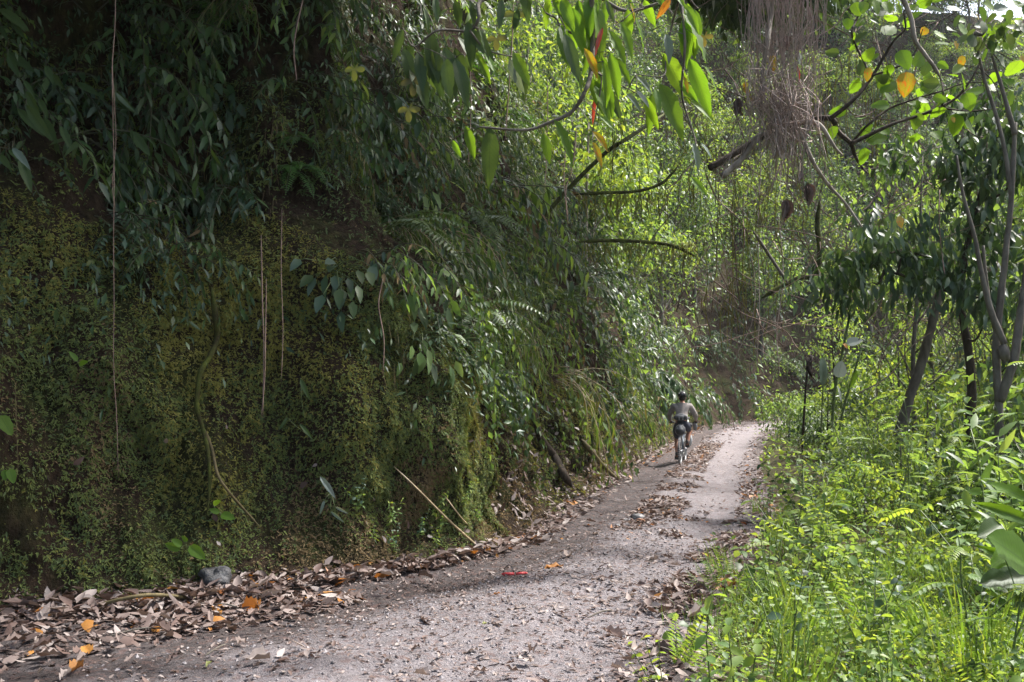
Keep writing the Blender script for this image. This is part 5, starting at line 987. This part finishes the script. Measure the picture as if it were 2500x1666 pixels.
# fallen leaves one can pick out
def fallen(name, mat, w, curl, fold, seed):
    return bigleaf(name, w, 'lance', mat, curl, .09, fold, 8, seed)
FL = {mt: [fallen('fallen_leaf', mt, U(.3, .55), U(-.4, .4), U(-.2, .9), U(0, 9)) for _ in range(4)] for mt in ('litter', 'litter_pale', 'litter_orange', 'litter_green', 'dead_dark')}
def drop(x, y, L, mt, label, group=None, z=.02, cat='leaf'):
    p = on_ground(x, y, 0.0); p[2] = z; o = link('fallen_leaf', FL[mt][RNG.integers(4)], None, p); L *= .5 if mt == 'dead_dark' else .85; o.scale = (L, L, L); o.rotation_euler = (U(-.35, .35), U(-.2, .12), U(0, 6.28)); return tag(o, label, cat, group)
for x, y, L, mt, lb in ((595, 1408, .24, 'litter_orange', 'crisp orange fallen leaf at the edge of the mud'), (205, 1515, .20, 'litter_orange', 'orange leaf in the litter near the bottom left'), (190, 1543, .16, 'litter_orange', 'darker orange leaf just below another in the bottom left litter'), (818, 1364, .08, 'litter_orange', 'small orange leaf on the mud left of the track'), (485, 1460, .09, 'litter_orange', 'small orange leaf at the litter edge'),
                        (1130, 1376, .10, 'litter_orange', 'orange leaf at the road edge below the bamboo stick'), (1295, 1308, .26, 'litter_orange', 'long tan leaf lying in the middle of the track'), (1300, 1288, .22, 'litter_pale', 'whitish leaf behind the long tan leaf'), (1545, 1350, .22, 'dead_dark', 'blackish curled leaf on the right side of the track'), (1665, 1338, .20, 'litter_orange', 'rust-red leaf at the verge edge'),
                        (1690, 1352, .16, 'litter_orange', 'second rust-red leaf beside the verge'), (1580, 1430, .26, 'litter_pale', 'pinkish leaf at the near verge edge'), (1625, 1365, .24, 'litter', 'folded brown leaf against the near verge'), (483, 1533, .10, 'litter_green', 'small yellow leaf on the dark mud'), (1108, 1444, .07, 'litter_green', 'tiny yellow leaf in the middle of the track'), (940, 1447, .15, 'dead_dark', 'dark crumpled leaf on the left of the pale gravel'),
                        (1165, 1398, .22, 'litter', 'brown leaf in the middle of the pale gravel'), (1160, 1412, .2, 'litter_pale', 'pale leaf under the brown leaf on the gravel'), (1330, 1272, .14, 'dead_dark', 'black leaf on the muddy part of the track'), (870, 1335, .18, 'litter_pale', 'long grey leaf at the muddy road edge'), (960, 1330, .2, 'litter', 'brown leaf among the litter below the herbs'), (930, 1312, .12, 'litter_green', 'yellowish round leaf in the litter below the herbs'),
                        (1095, 1145, .16, 'litter_green', 'yellow leaf on the herbs right of the bamboo stick'), (725, 1385, .22, 'litter_pale', 'pale leaf standing at the edge of the litter'), (600, 1310, .22, 'litter', 'large purplish dead leaf beside the wet stone'), (620, 1525, .2, 'litter_pale', 'long pale leaf flat on the mud near the bottom'), (560, 1485, .2, 'litter_pale', 'light leaf with a stalk on the mud'), (385, 1465, .22, 'litter', 'large brown leaf lying in the litter'),
                        (60, 1480, .2, 'litter', 'upright brown leaf in the left corner litter'), (110, 1460, .22, 'litter_pale', 'pale curled leaf in the left corner litter'), (265, 1375, .15, 'litter_green', 'pale green leaf below the moss'), (760, 1325, .2, 'litter_pale', 'cream leaf at the foot of the bank'), (1500, 1500, .2, 'litter', 'long brown leaf near the bottom of the track'), (1430, 1480, .22, 'litter', 'brown leaf at the bottom right of the track'), (1560, 1490, .24, 'dead_dark', 'dark curled leaf by the bottom verge')):
    drop(x, y, L, mt, lb, None, .03)
FZ = [((0, 1415, 420, 1560), 46, ('litter', 'litter_pale', 'litter', 'dead_dark'), 'curled brown leaf in bottom left litter', .10), ((380, 1380, 760, 1450), 26, ('litter', 'litter_pale', 'litter'), 'brown leaf in litter below wet stone', .07), ((760, 1270, 1120, 1350), 24, ('litter', 'litter_pale', 'litter'), 'brown leaf in litter below bamboo stick', .05),
      ((1120, 1150, 1400, 1260), 24, ('litter', 'litter_pale'), 'brown leaf in litter below dark leaning root', .05), ((900, 1380, 1560, 1560), 34, ('litter', 'litter_pale', 'litter_pale'), 'flat brown leaf on the pale near gravel', .02), ((1480, 1180, 1720, 1380), 22, ('litter', 'litter', 'litter_pale'), 'brown leaf along the right edge of the track', .02), ((1440, 1090, 1640, 1180), 16, ('litter', 'litter'), 'brown leaf on the leafy middle strip', .03)]
for (xa, ya, xb, yb), n, mts, lb, z in FZ:
    for _ in range(n):
        x, y = U(xa, xb), U(ya, yb)
        if xa < 5 and y < 1400 + x * .03: continue
        o = drop(x, y, U(.07, .19), mts[RNG.integers(len(mts))], lb, None, U(.005, z * .7)); REG.append((o, lb, 'leaf', lb.replace('leaf', 'leaves', 1), ('far row ' if y < (ya + yb) / 2 else 'near row ') + ('left' if x < xa + (xb - xa) / 3 else 'middle' if x < xb - (xb - xa) / 3 else 'right'), x))
# stones
def stone(x, y, r, mat, label, z=.0, bankp=False, amp=.28, seed=1.0):
    p = B(x, y, r[1] * .3) if bankp else on_ground(x, y, 0); b = MB(); b.ball((0, 0, 0), r, 22, 14, 0, amp, 1.6, seed); o = b.build('stone', M[mat], None, True, p + np.array([0, 0, z])); return tag(o, label, 'stone')
stone(495, 1330, (.12, .12, .09), 'stone_wet', 'wet dark stone at the foot of the mossy bank', 0, True, .4, 2.0)
stone(1468, 1195, (.10, .08, .06), 'stone', 'largest grey stone in the middle of the track', .02, False, .3, 5.0); stone(1495, 1205, (.055, .05, .035), 'stone', 'pale stone right of the largest one', .015, False, .3, 7.0); stone(1440, 1199, (.045, .04, .03), 'stone', 'small stone left of the largest one', .01, False, .3, 9.0); stone(1420, 1210, (.035, .035, .02), 'stone', 'smallest stone of the group on the track', .01, False, .3, 11.0)
# little red thing with a black loop
M['red'] = plainmat('red_plastic', (.42, .03, .04), (.55, .06, .06), 30, .35, 0); M['black'] = plainmat('black', (.012, .012, .014), (.025, .025, .028), 30, .5, 0)
p = on_ground(1183, 1322, .01); root = empty('plastic_toggle', p, .1)
b = MB(); b.box((-.055, 0, .012), (.10, .03, .022)); b.box((.055, .005, .014), (.09, .03, .02), Matrix.Rotation(.25, 3, 'Z')); b.ball((-.1, 0, .012), (.02, .016, .012)); b.ball((.1, .012, .014), (.018, .016, .011)); b.build('body', M['red'], root)
b = MB(); a = np.linspace(0, math.pi, 12); b.tube(np.stack([-.055 + .045 * np.cos(a), np.zeros(12), .015 + .075 * np.sin(a)], -1), .004, 5); b.build('loop', M['black'], root)
tag(root, 'small red plastic piece with a black loop lying on the track', 'litter')

# ================================================================ BICYCLE AND CYCLIST
def pm(name, c, rough=.6, metal=0.0, var=.8): return plainmat(name, tuple(x * var for x in c), c, 40, rough, .15, .004, .4, metal)
M['tyre'] = pm('tyre', (.10, .10, .105), .8); M['tread'] = pm('tread', (.30, .30, .31), .85); M['alu'] = pm('alloy', (.45, .46, .48), .35, .8); M['frame'] = pm('frame_paint', (.10, .13, .17), .35)
M['bag'] = pm('bag_fabric', (.055, .06, .07), .75); M['bag_grey'] = pm('grey_fabric', (.20, .21, .23), .8); M['pale_bag'] = pm('pale_fabric', (.40, .43, .45), .7)
M['skin'] = pm('skin', (.40, .20, .14), .55, 0, .9); M['shirt'] = pm('shirt', (.30, .27, .26), .9, 0, .75); M['shorts'] = pm('shorts', (.045, .05, .075), .85); M['shoe'] = pm('shoe', (.05, .045, .04), .7); M['helmet'] = pm('helmet', (.018, .018, .022), .3); M['sock'] = pm('sock', (.10, .09, .085), .9); M['hair'] = pm('hair', (.02, .014, .01), .7)
HEAD = math.atan2(.29, 1.05); rearp = S(1661, 1134, 23.4); rearp[2] = float(gz(0, 23.4)) - .015
bike = empty('bicycle', rearp, -HEAD); bpy.context.view_layer.update()
WR, WB_, AX = .35, 1.06, .35
def wheel(y, dz=0):
    wr = empty('wheel'); wr.parent = bike; wr.location = (0, y, AX)
    a = np.linspace(0, 2 * math.pi, 41); ring = lambda r, x=0: np.stack([np.full(41, x), r * np.cos(a), r * np.sin(a)], -1)
    b = MB(); b.tube(ring(WR - .027), .027, 8); b.build('tyre', M['tyre'], wr)
    b = MB()
    for i in range(44):
        g = i * 2 * math.pi / 44
        for x in (-.012, .012): b.box((x, (WR - .001) * math.cos(g), (WR - .001) * math.sin(g)), (.016, .028, .007), Matrix.Rotation(g - math.pi / 2, 3, 'X'))
    tag(b.build('tread', M['tread'], wr), kind='stuff')
    b = MB(); b.tube(ring(WR - .062), .011, 6); b.build('rim', M['alu'], wr)
    b = MB(); b.tube(np.array([(-.05, 0, 0), (.05, 0, 0)]), .018, 8)
    for i in range(24): g = i * 2 * math.pi / 24; b.tube(np.array([((-.03 if i % 2 else .03), .018 * math.cos(g), .018 * math.sin(g)), (0, (WR - .065) * math.cos(g + .2), (WR - .065) * math.sin(g + .2))]), .0012, 3)
    b.build('spokes', M['alu'], wr); return wr
wheel(0); wheel(WB_)
bb, st, sb, hd, hl = np.array([0, .44, .28]), np.array([0, .26, .80]), np.array([0, .23, .93]), np.array([0, .86, .86]), np.array([0, .90, .74])
b = MB()
for p, q, r in ((bb, st, .016), (st, np.array([0, .24, .90]), .013), (st, hd, .017), (bb, hl, .019), (hd, hl, .021)): b.tube(np.array([p, q]), r, 8)
for x in (-.055, .055): b.tube(np.array([bb + [x * .4, 0, 0], [x, 0, AX]]), .010, 6); b.tube(np.array([st + [x * .3, 0, -.02], [x, 0, AX]]), .008, 6)
b.build('frame', M['frame'], bike)
b = MB()
for x in (-.055, .055): b.tube(np.array([hl + [x, .01, -.02], [x, .98, .55], [x, WB_, AX]]), .012, 6)
b.tube(np.array([hl + [-.06, 0, -.02], hl + [.06, 0, -.02]]), .014, 6); b.build('fork', M['frame'], bike)
b = MB(); b.tube(np.array([hd, hd + [0, .02, .09], hd + [0, .06, .12]]), .016, 7); hb = catmull([(-.33, .80, .99), (-.2, .87, .985), (0, .92, .98), (.2, .87, .985), (.33, .80, .99)], 20); b.tube(hb, .011, 7); hbar = b.build('handlebar', M['black'], bike)
for sx in (-1, 1): b = MB(); b.tube(np.array([(sx * .24, .852, .987), (sx * .335, .797, .990)]), .017, 8); b.build('grip', M['black'], hbar)
b = MB(); b.ball((0, .20, .95), (.075, .10, .028), 14, 8); b.ball((0, .33, .955), (.025, .11, .02), 12, 8); b.build('saddle', M['black'], bike)
sbg = MB(); sbg.ball((0, .04, .83), (.115, .17, .115), 18, 12, 0, .12, 2.2, 3.0); sbo = sbg.build('saddle_bag', M['bag'], bike)
b = MB()
for y in (-.03, .08): a = np.linspace(0, 6.283, 17); b.tube(np.stack([.118 * np.cos(a), np.full(17, y), .83 + .122 * np.sin(a)], -1), .006, 4)
b.build('strap', M['bag_grey'], sbo)
b = MB(); b.ball((.13, 1.0, .56), (.06, .065, .15), 14, 10, 0, .08, 2, 1.0); b.build('fork_bag', M['pale_bag'], bike); b = MB(); b.ball((.27, .93, .90), (.055, .05, .11), 14, 10, 0, .06, 2, 2.0); b.build('bottle_pouch', M['bag_grey'], bike)
b = MB(); b.ball((0, 1.0, .93), (.20, .085, .085), 16, 10, 0, .06, 2, 4.0); b.build('handlebar_roll', M['bag'], bike)
b = MB(); a = np.linspace(0, 6.283, 25); b.tube(np.stack([np.full(25, .045), .44 + .075 * np.cos(a), .28 + .075 * np.sin(a)], -1), .006, 5); b.tube(np.array([(-.06, .44, .28), (.06, .44, .28)]), .018, 7)
ang = R(58); pr = np.array([.10, .44 + .17 * math.cos(ang), .28 + .17 * math.sin(ang)]); pl = np.array([-.10, .44 - .17 * math.cos(ang), .28 - .17 * math.sin(ang)])
b.tube(np.array([(.07, .44, .28), pr - [.03, 0, 0]]), .010, 6); b.tube(np.array([(-.07, .44, .28), pl + [.03, 0, 0]]), .010, 6); cr = b.build('crank', M['alu'], bike)
for p, sx in ((pr, 1), (pl, -1)): b = MB(); b.box(p + np.array([sx * .03, 0, 0]), (.09, .08, .018)); b.build('pedal', M['black'], cr)
b = MB(); b.tube(catmull([(.05, .44, .355), (.05, .2, .36), (.05, 0, .385), (.05, -.04, .35), (.05, 0, .32), (.05, .06, .24), (.05, .2, .22), (.05, .44, .205)], 30), .005, 4); b.box((.065, .03, .26), (.015, .05, .10)); b.build('drivetrain', M['alu'], bike)
tag(bike, 'loaded bicycle ridden away along the left wheel track', 'bicycle')

def skinned(name, V, E, rad, mat, parent, root_i=0, sub=2):
    me = bpy.data.meshes.new(name); me.from_pydata([tuple(v) for v in V], E, []); me.update(); o = bpy.data.objects.new(name, me); COL.objects.link(o)
    md = o.modifiers.new('skin', 'SKIN'); md.use_smooth_shade = True; md.branch_smoothing = .6
    for i, r in enumerate(rad):
        sv = me.skin_vertices[0].data[i]; sv.radius = r if isinstance(r, tuple) else (r, r); sv.use_root = i == root_i
    s_ = o.modifiers.new('sub', 'SUBSURF'); s_.levels = sub; s_.render_levels = sub
    dg = bpy.context.evaluated_depsgraph_get(); m2 = bpy.data.meshes.new_from_object(o.evaluated_get(dg)); m2.name = name; bpy.data.objects.remove(o); bpy.data.meshes.remove(me)
    m2.materials.clear(); m2.materials.append(M[mat])
    for p in m2.polygons: p.use_smooth = True
    return link(name, m2, parent)
person = empty('person', rearp, -HEAD); bpy.context.view_layer.update()
hipR, kneeR, ankR = (.10, .30, .97), (.155, .66, .80), (.115, .50, .50); hipL, kneeL, ankL = (-.10, .30, .97), (-.135, .60, .60), (-.115, .33, .22)
shR, elR, wrR = (.185, .52, 1.41), (.315, .58, 1.17), (.305, .77, 1.03); shL, elL, wrL = [(-a, b_, c_) for a, b_, c_ in (shR, elR, wrR)]
V = [(0, .30, 1.0), (0, .36, 1.13), (0, .45, 1.28), (0, .52, 1.41), (0, .555, 1.49), (0, .58, 1.55), (0, .595, 1.615), (0, .60, 1.67)]
E = [(i, i + 1) for i in range(7)]; rad = [(.15, .11), (.14, .10), (.155, .11), (.14, .09), (.055, .055), (.07, .08), (.078, .10), (.05, .07)]
def chain(a, pts, rs):
    for p, r in zip(pts, rs): V.append(p); rad.append(r); E.append((a, len(V) - 1)); a = len(V) - 1
mid = lambda a, b_, t: tuple(np.array(a) * (1 - t) + np.array(b_) * t)
for sh, el, wr in ((shR, elR, wrR), (shL, elL, wrL)): chain(3, [sh, mid(sh, el, .5), el, mid(el, wr, .4), wr], [.05, .045, .04, .036, .027])
for hp, kn, an, sx in ((hipR, kneeR, ankR, 1), (hipL, kneeL, ankL, -1)):
    an = np.array(an); chain(0, [hp, mid(hp, kn, .5), kn, mid(kn, an, .35), tuple(an), tuple(an + [sx * .015, .08, -.045]), tuple(an + [sx * .02, .16, -.055])], [.092, .082, .058, .056, .035, .036, .028])
skinned('body', V, E, rad, 'skin', person)
def clothes(name, chains, mat, sub=2):
    global V, E, rad
    V, E, rad = [], [], []; V.append(chains[0][0][0]); rad.append(chains[0][1][0])
    idx = {chains[0][0][0]: 0}
    for pts, rs in chains:
        a = idx[pts[0]]
        for p, r in zip(pts[1:], rs[1:]): V.append(p); rad.append(r); E.append((a, len(V) - 1)); a = len(V) - 1; idx[p] = a
    return skinned(name, V, E, rad, mat, person, 0, sub)
c = (0, .52, 1.41)
clothes('shirt', [([(0, .45, 1.28), (0, .37, 1.13), (0, .32, 1.02)], [(.178, .135), (.168, .125), (.172, .13)]), ([(0, .45, 1.28), c, (0, .54, 1.465)], [.17, (.165, .115), (.075, .075)]), ([c, shR, mid(shR, elR, .5), elR, mid(elR, wrR, .4), mid(elR, wrR, .85)], [.12, .10, .072, .062, .055, .042]), ([c, shL, mid(shL, elL, .5), elL, mid(elL, wrL, .4), mid(elL, wrL, .85)], [.12, .10, .072, .062, .055, .042])], 'shirt')
clothes('shorts', [([(0, .30, 1.0), (0, .33, 1.06)], [(.178, .135), (.165, .12)]), ([(0, .30, 1.0), hipR, mid(hipR, kneeR, .5), mid(hipR, kneeR, .93)], [.15, .112, .102, .082]), ([(0, .30, 1.0), hipL, mid(hipL, kneeL, .5), mid(hipL, kneeL, .93)], [.15, .112, .102, .082])], 'shorts')
for an, sx in ((ankR, 1), (ankL, -1)):
    an = np.array(an); V, E, rad = [tuple(an + [0, -.035, -.05]), tuple(an + [sx * .012, .05, -.055]), tuple(an + [sx * .02, .13, -.06]), tuple(an + [sx * .022, .185, -.065]), tuple(an + [0, -.01, .0])], [(0, 1), (1, 2), (2, 3), (0, 4)], [(.044, .045), (.046, .042), (.048, .034), (.034, .024), .046]; skinned('shoe', V, E, rad, 'shoe', person)
    V, E, rad = [tuple(an), tuple(an + [0, .02, .09])], [(0, 1)], [.043, .045]; skinned('sock', V, E, rad, 'sock', person)
for wr, sx in ((wrR, 1), (wrL, -1)):
    wr = np.array(wr); kn = np.array([sx * .285, .835, 1.015]); V, E, rad = [tuple(wr), tuple((wr + kn) / 2), tuple(kn)], [(0, 1), (1, 2)], [.032, (.044, .026), (.044, .024)]
    g = skinned('glove', V, E, rad, 'black', person)
    V, E, rad = [], [], []
    for k in range(4):
        o_ = np.array([sx * (-.036 + .024 * k), -.008 * k * (1 if k > 1 else 0), 0]); base = kn + o_ * np.array([1, 1, 1]); i = len(V); ln = (.9, 1.0, .96, .8)[k]
        V += [tuple(base + [0, -.01, 0]), tuple(base + [0, .03 * ln, -.004]), tuple(base + [0, .042 * ln, -.03]), tuple(base + [0, .022 * ln, -.050])]; E += [(i, i + 1), (i + 1, i + 2), (i + 2, i + 3)]; rad += [.011, .0105, .0095, .0085]
    i = len(V); V += [tuple((wr + kn) / 2 + [-sx * .03, 0, -.005]), tuple(kn + [-sx * .055, -.005, -.02]), tuple(kn + [-sx * .045, .012, -.042])]; E += [(i, i + 1), (i + 1, i + 2)]; rad += [.013, .012, .010]
    for a in range(0, len(V), 4): pass
    me_parts = []
    for a, n_ in ((0, 4), (4, 4), (8, 4), (12, 4), (16, 3)):
        skinned('thumb' if n_ == 3 else 'finger', V[a:a + n_], [(q, q + 1) for q in range(n_ - 1)], rad[a:a + n_], 'black', g, 0, 1)
hc = np.array([0, .60, 1.625])
b = MB(); nu, nv = 24, 10; u = np.arange(nu) * 2 * math.pi / nu
for j in range(1): pass
rings = []
for v_ in np.linspace(.04, 1.72, nv):
    rr = 1 + .06 * np.sin(u * 6) * math.sin(v_); rings.append(np.stack([.108 * rr * math.sin(v_) * np.cos(u), .138 * rr * math.sin(v_) * np.sin(u) - .005, .112 * rr * math.cos(v_) + .012 - .01 * np.sin(u) * math.sin(v_)], -1))
Pg = np.array(rings); i = np.arange(nv - 1)[:, None] * nu; j = np.arange(nu)[None]; j2 = (j + 1) % nu
b.add(Pg.reshape(-1, 3) + hc, np.concatenate([np.stack([i + j, i + nu + j2, i + j2], -1).reshape(-1, 3), np.stack([i + j, i + nu + j, i + nu + j2], -1).reshape(-1, 3)])); hel = b.build('helmet', M['helmet'], person)
b = MB()
for x in (-.06, -.02, .02, .06): b.box(hc + np.array([x, -.105 + abs(x) * .5, .055]), (.014, .05, .04), Matrix.Rotation(-.7, 3, 'X'))
b.build('vent', M['alu'], hel)
b = MB(); b.ball(hc + np.array([0, -.03, -.04]), (.086, .092, .085), 16, 10); b.build('hair', M['hair'], person)
for sx in (-1, 1): b = MB(); b.ball(hc + np.array([sx * .082, .0, -.045]), (.012, .022, .033), 10, 8); b.build('ear', M['skin'], person)
b = MB(); b.ball(hc + np.array([0, .102, -.05]), (.016, .025, .028), 10, 8); b.build('nose', M['skin'], person)
b = MB()
for k in range(3): a = np.linspace(-2.7, -.44, 16); b.tube(np.stack([(.105 - .012 * k) * np.cos(a), .475 + .03 * k + (.10 - .01 * k) * np.sin(a) * .55, 1.455 + .012 * k - (.095 - .02 * k) * (-np.sin(a))], -1), np.linspace(.02, .02, 16), 8)
b.build('hood', M['shirt'], person)
tag(person, 'cyclist in a grey-brown top, dark shorts and black helmet riding away along the track', 'person')
pk = empty('hip_pack', rearp, -HEAD); b = MB(); b.ball((.0, .185, 1.13), (.155, .075, .085), 18, 12, 0, .10, 2.0, 6.0); b.build('pouch', M['bag'], pk)
b = MB(); b.box((-.02, .108, 1.145), (.20, .02, .05), Matrix.Rotation(.1, 3, 'X')); b.build('flap', M['bag_grey'], pk)
b = MB(); a = np.linspace(0, 6.283, 33); b.tube(np.stack([.182 * np.cos(a), .34 + .142 * np.sin(a), 1.115 + .03 * np.sin(a)], -1), .016, 5); b.build('belt', M['bag'], pk)
b = MB(); b.box((-.03, .10, 1.10), (.012, .012, .08)); b.box((.06, .10, 1.10), (.012, .012, .07)); b.build('strap', M['pale_bag'], pk)
tag(pk, 'dark grey hip pack worn on the lower back of the cyclist', 'bag')

# ================================================================ LABELS
ORD = ['leftmost', 'second', 'third', 'fourth', 'fifth', 'sixth', 'seventh', 'eighth', 'ninth', 'tenth', 'eleventh', 'twelfth']
cells = {}
for e in REG: cells.setdefault((e[1], e[4]), []).append(e)
for (lk, wh), es in cells.items():
    es.sort(key=lambda e: e[5])
    for i, e in enumerate(es):
        if len(es) == 1: lb = f'{lk} {wh}'
        elif i == 0: lb = f'leftmost {lk} {wh}'
        elif i == len(es) - 1: lb = f'rightmost {lk} {wh}'
        elif i == len(es) - 2 and i >= len(ORD): lb = f'{lk} {wh}, second from right'
        elif i < len(ORD): lb = f'{lk} {wh}, {ORD[i]} from left'
        else: lb = f'{lk} {wh}, {ORD[len(es) - i - 1]} from right'
        tag(e[0], lb, e[2], e[3])

# ================================================================ THIN AIR HAZE
hz = MB(); hz.box((75, 95, 22), (290, 350, 48)); o = hz.mesh('haze', [])
hm_ = bpy.data.materials.new('haze'); hm_.use_nodes = True; _n = hm_.node_tree; _n.nodes.clear(); _o = _n.nodes.new('ShaderNodeOutputMaterial'); _v = _n.nodes.new('ShaderNodeVolumePrincipled')
_v.inputs['Color'].default_value = (.86, .93, .95, 1); _v.inputs['Density'].default_value = .00025; _v.inputs['Anisotropy'].default_value = .2; _n.links.new(_v.outputs[0], _o.inputs['Volume'])
o.materials.clear(); o.materials.append(hm_); o = link('haze', o); tag(o, 'thin pale haze in the air over the bend', 'haze', kind='stuff')
